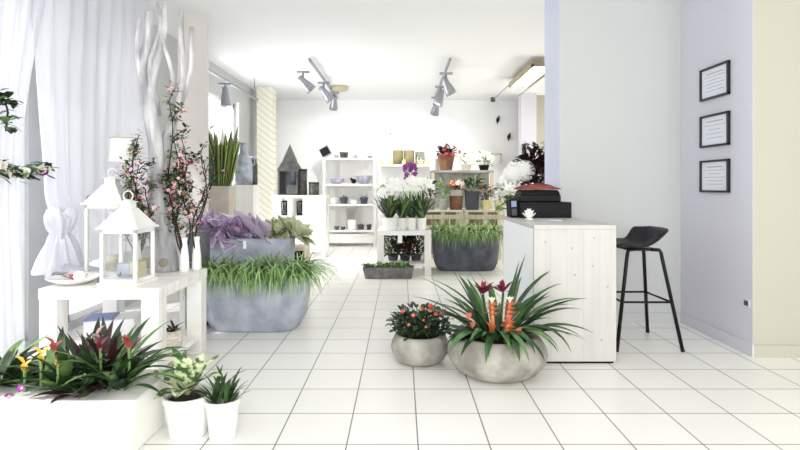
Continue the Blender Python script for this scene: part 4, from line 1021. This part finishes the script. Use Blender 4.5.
# ------------------------------------------------------------------ bottom left: bromeliads and dumb cane
t = thing('planter_box', 'white planter box of yellow and red bromeliads at the lower left', 'planter', (-1.55, 2.45, 0))
MB().frustum(.36, .17, 0, .40, .20, .27).build('box', 'white_ceramic', t, False, .01)
MB().box(-.36, .36, -.165, .165, .2, .262).build('soil', 'soil', t, False)
def rosette(x, y, n, L, wd, mats, e0=(.4, 1.2), e1=(-.5, .6), name='bromeliad', z=.25, kind='strap', label=None):
    m = MB()
    for k in range(n): m.blade((x + R.uniform(-.03, .03), y + R.uniform(-.03, .03), z), 2 * PI * k / n * 2.4 + R.uniform(-.3, .3), R.uniform(*L), R.uniform(*wd), R.uniform(*e0), R.uniform(*e1), 8, kind, .32, k % len(mats))
    o = m.build(name, mats, t)
    if label: o['label'] = label
    return o
def flame(x, y, z, mt, n=9, L=(.08, .14)):
    st = MB().tube([(x, y, .22), (x, y, z + .02)], .007, 6).build('flower_stem', 'leaf_mid', t); m = MB()
    for k in range(n): m.blade((x, y, z + .012 * k - .02), k * 2.4, R.uniform(*L), .03, 1.1, .4, 4, 'leaf', .4)
    m.build('flower_spike', mt, st)
rosette(-.33, .0, 30, (.16, .32), (.04, .06), ['leaf_mid', 'leaf_deep', 'leaf_deep'])
rosette(-.20, -.02, 30, (.16, .26), (.045, .06), ['leaf_deep', 'leaf_dark'])
rosette(-.02, -.05, 40, (.2, .34), (.035, .05), ['leaf_dark', 'leaf_mid', 'leaf_deep'], (.5, 1.4))
rosette(.10, .05, 34, (.2, .36), (.035, .05), ['leaf_maroon', 'leaf_deep'], (.7, 1.4), (.3, 1.1), label='maroon leaved bromeliad')
rosette(.24, -.04, 44, (.24, .44), (.03, .045), ['leaf_deep', 'leaf_dark', 'leaf_mid'], (.4, 1.25), (-.5, .3))
rosette(.12, -.12, 24, (.14, .24), (.04, .05), ['leaf_deep', 'leaf_maroon'], (.4, 1.2), (-.5, .3))
flame(-.09, -.08, .40, 'petal_yellow', 5, (.04, .07)); flame(-.04, -.06, .43, 'petal_coral', 5, (.05, .08)); flame(-.15, -.1, .36, 'petal_yellow', 5, (.04, .07)); flame(.0, -.1, .39, 'petal_yellow', 4, (.04, .06))
flame(.28, -.02, .43, 'petal_coral', 3, (.09, .14)); flame(.17, -.06, .44, 'petal_burgundy', 5, (.05, .08)); flame(.08, .06, .46, 'petal_pink', 4, (.04, .06))
for k in range(4): bloom(ROSE2, (-.31 + .06 * k, -.14, .27 + .03 * (k % 2)), t, .7)
t = thing('dumb_cane', 'variegated dumb cane with broad cream and green leaves at the lower left', 'plant', (-1.03, 2.52, 0))
pot_mb(.085, .115, .2).build('pot', 'white_ceramic', t); soil_mb(.1, .185).build('soil', 'soil', t)
m = MB()
for (a, L, w, e0, e1) in ((-2.6, .24, .11, 1.2, .1), (-.4, .25, .12, 1.0, .0), (2.6, .26, .12, 1.35, .6), (.3, .26, .11, 1.2, .45), (-1.5, .2, .11, .9, -.4), (-2.1, .2, .10, .7, -.3), (1.4, .22, .1, 1.2, .5), (3.1, .22, .1, .8, .1)): m.blade((0, 0, .18), a, L, w, e0, e1, 8, 'leaf', .25)
m.build('leaves', 'leaf_variegated', t)
t = thing('potted_plant', 'small spiky green plant right of the dumb cane at the lower left', 'plant', (-.85, 2.48, 0))
pot_mb(.06, .08, .19, n=20).build('pot', 'white_ceramic', t)
m = MB(); tuft(m, 34, 6, (.1, .2), (.014, .026), .17, .05, (.5, 1.5), (.0, 1.0), 'strap'); m.build('foliage', ['leaf_dark'], t)

# repeats carry a group
GROUPS = {'spotlight': 'spotlights on the ceiling tracks', 'light_track': 'ceiling light tracks', 'framed_certificate': 'certificates on the lavender wall', 'pear': 'pears on the shelf behind the orchids',
          'wire_basket': 'tin baskets on the white cabinet', 'potted_orchid': 'orchids on the middle table', 'lantern': 'white lanterns on the window table', 'blossom_branch': 'blossom twigs on the window table',
          'planter_bowl': 'round concrete bowls', 'side_table': 'white square tables', 'garland': 'garlands on the curtains', 'curtain': 'sheer curtains at the left', 'wall_ornament': 'ornaments on the back wall', 'shelf_unit': 'shelves at the back'}
for o in list(S.objects):
    if o.parent is None and 'category' in o.keys():
        b_ = o.name.split('.')[0]
        if b_ in GROUPS: o['group'] = GROUPS[b_]
        elif b_ == 'crate' and 'grass' in o['label']: o['group'] = 'crates behind the grass planter'
        elif b_ == 'potted_plant' and 'lower shelf' in o['label']: o['group'] = 'plants under the orchid table'
        elif b_ == 'potted_plant' and 'crate' in o['label']: o['group'] = 'potted plants on the crates'
        elif b_ in ('bowl', 'flower_pot') and 'board' in o['label']: o['group'] = 'pots and bowls on the back shelf'
        elif b_ == 'vase' and 'shelf behind' in o['label']: o['group'] = 'cylinder vases on the shelf'

# ------------------------------------------------------------------ light
w = bpy.data.worlds.new('daylight'); S.world = w; w.use_nodes = True
bg = w.node_tree.nodes['Background']; bg.inputs[0].default_value = (.95, .97, 1, 1); bg.inputs[1].default_value = 1.0
def area(name, loc, rot, sx, sy, e, col=(1, 1, 1)):
    L = bpy.data.lights.new(name, 'AREA'); L.shape = 'RECTANGLE'; L.size = sx; L.size_y = sy; L.energy = e; L.color = col
    o = bpy.data.objects.new(name, L); COL.objects.link(o); o.location = loc; o.rotation_euler = rot
area('window_daylight', (-3.6, 2.95, 1.5), (0, -PI / 2, 0), 2.6, 4.2, 33, (.96, .98, 1))
area('far_window_daylight', (-3.3, 7.95, 1.5), (0, -PI / 2, 0), 2.4, 1.4, 110, (.96, .98, 1))
area('back_fill', (4.1, 8.1, 1.3), (0, PI / 2 - .25, 0), 2.0, 4.0, 92, (1, .965, .89))  # unseen lamp added to brighten the back of the shop; no window here
area('front_fill', (1.2, -2.3, 1.7), (PI / 2, 0, 0), 5, 2.6, 150, (1, .99, .97))  # unseen fill lamp added behind the camera to brighten the front
sn = bpy.data.lights.new('sun', 'SUN'); sn.energy = 2.0; sn.angle = .02; sn.color = (1, .98, .94)
so = bpy.data.objects.new('sun', sn); COL.objects.link(so)
so.rotation_euler = Vector((-1.55, -1.4, 2.55)).to_track_quat('Z', 'Y').to_euler()

# ------------------------------------------------------------------ camera
cam = bpy.data.cameras.new('camera'); co = bpy.data.objects.new('camera', cam); COL.objects.link(co)
cam.sensor_width = 36; cam.lens = 36 * 520 / 800; cam.shift_x = -1 / 800; cam.shift_y = -39 / 800
co.location = (0, 0, 1.2); co.rotation_euler = (PI / 2, 0, 0); S.camera = co
S.view_settings.view_transform = 'Standard'; S.view_settings.look = 'None'; S.view_settings.gamma = 1; S.view_settings.exposure = .49
S.view_settings.use_curve_mapping = False
try: S.cycles.diffuse_bounces = 6; S.cycles.max_bounces = 14; S.cycles.transparent_max_bounces = 16
except Exception: pass
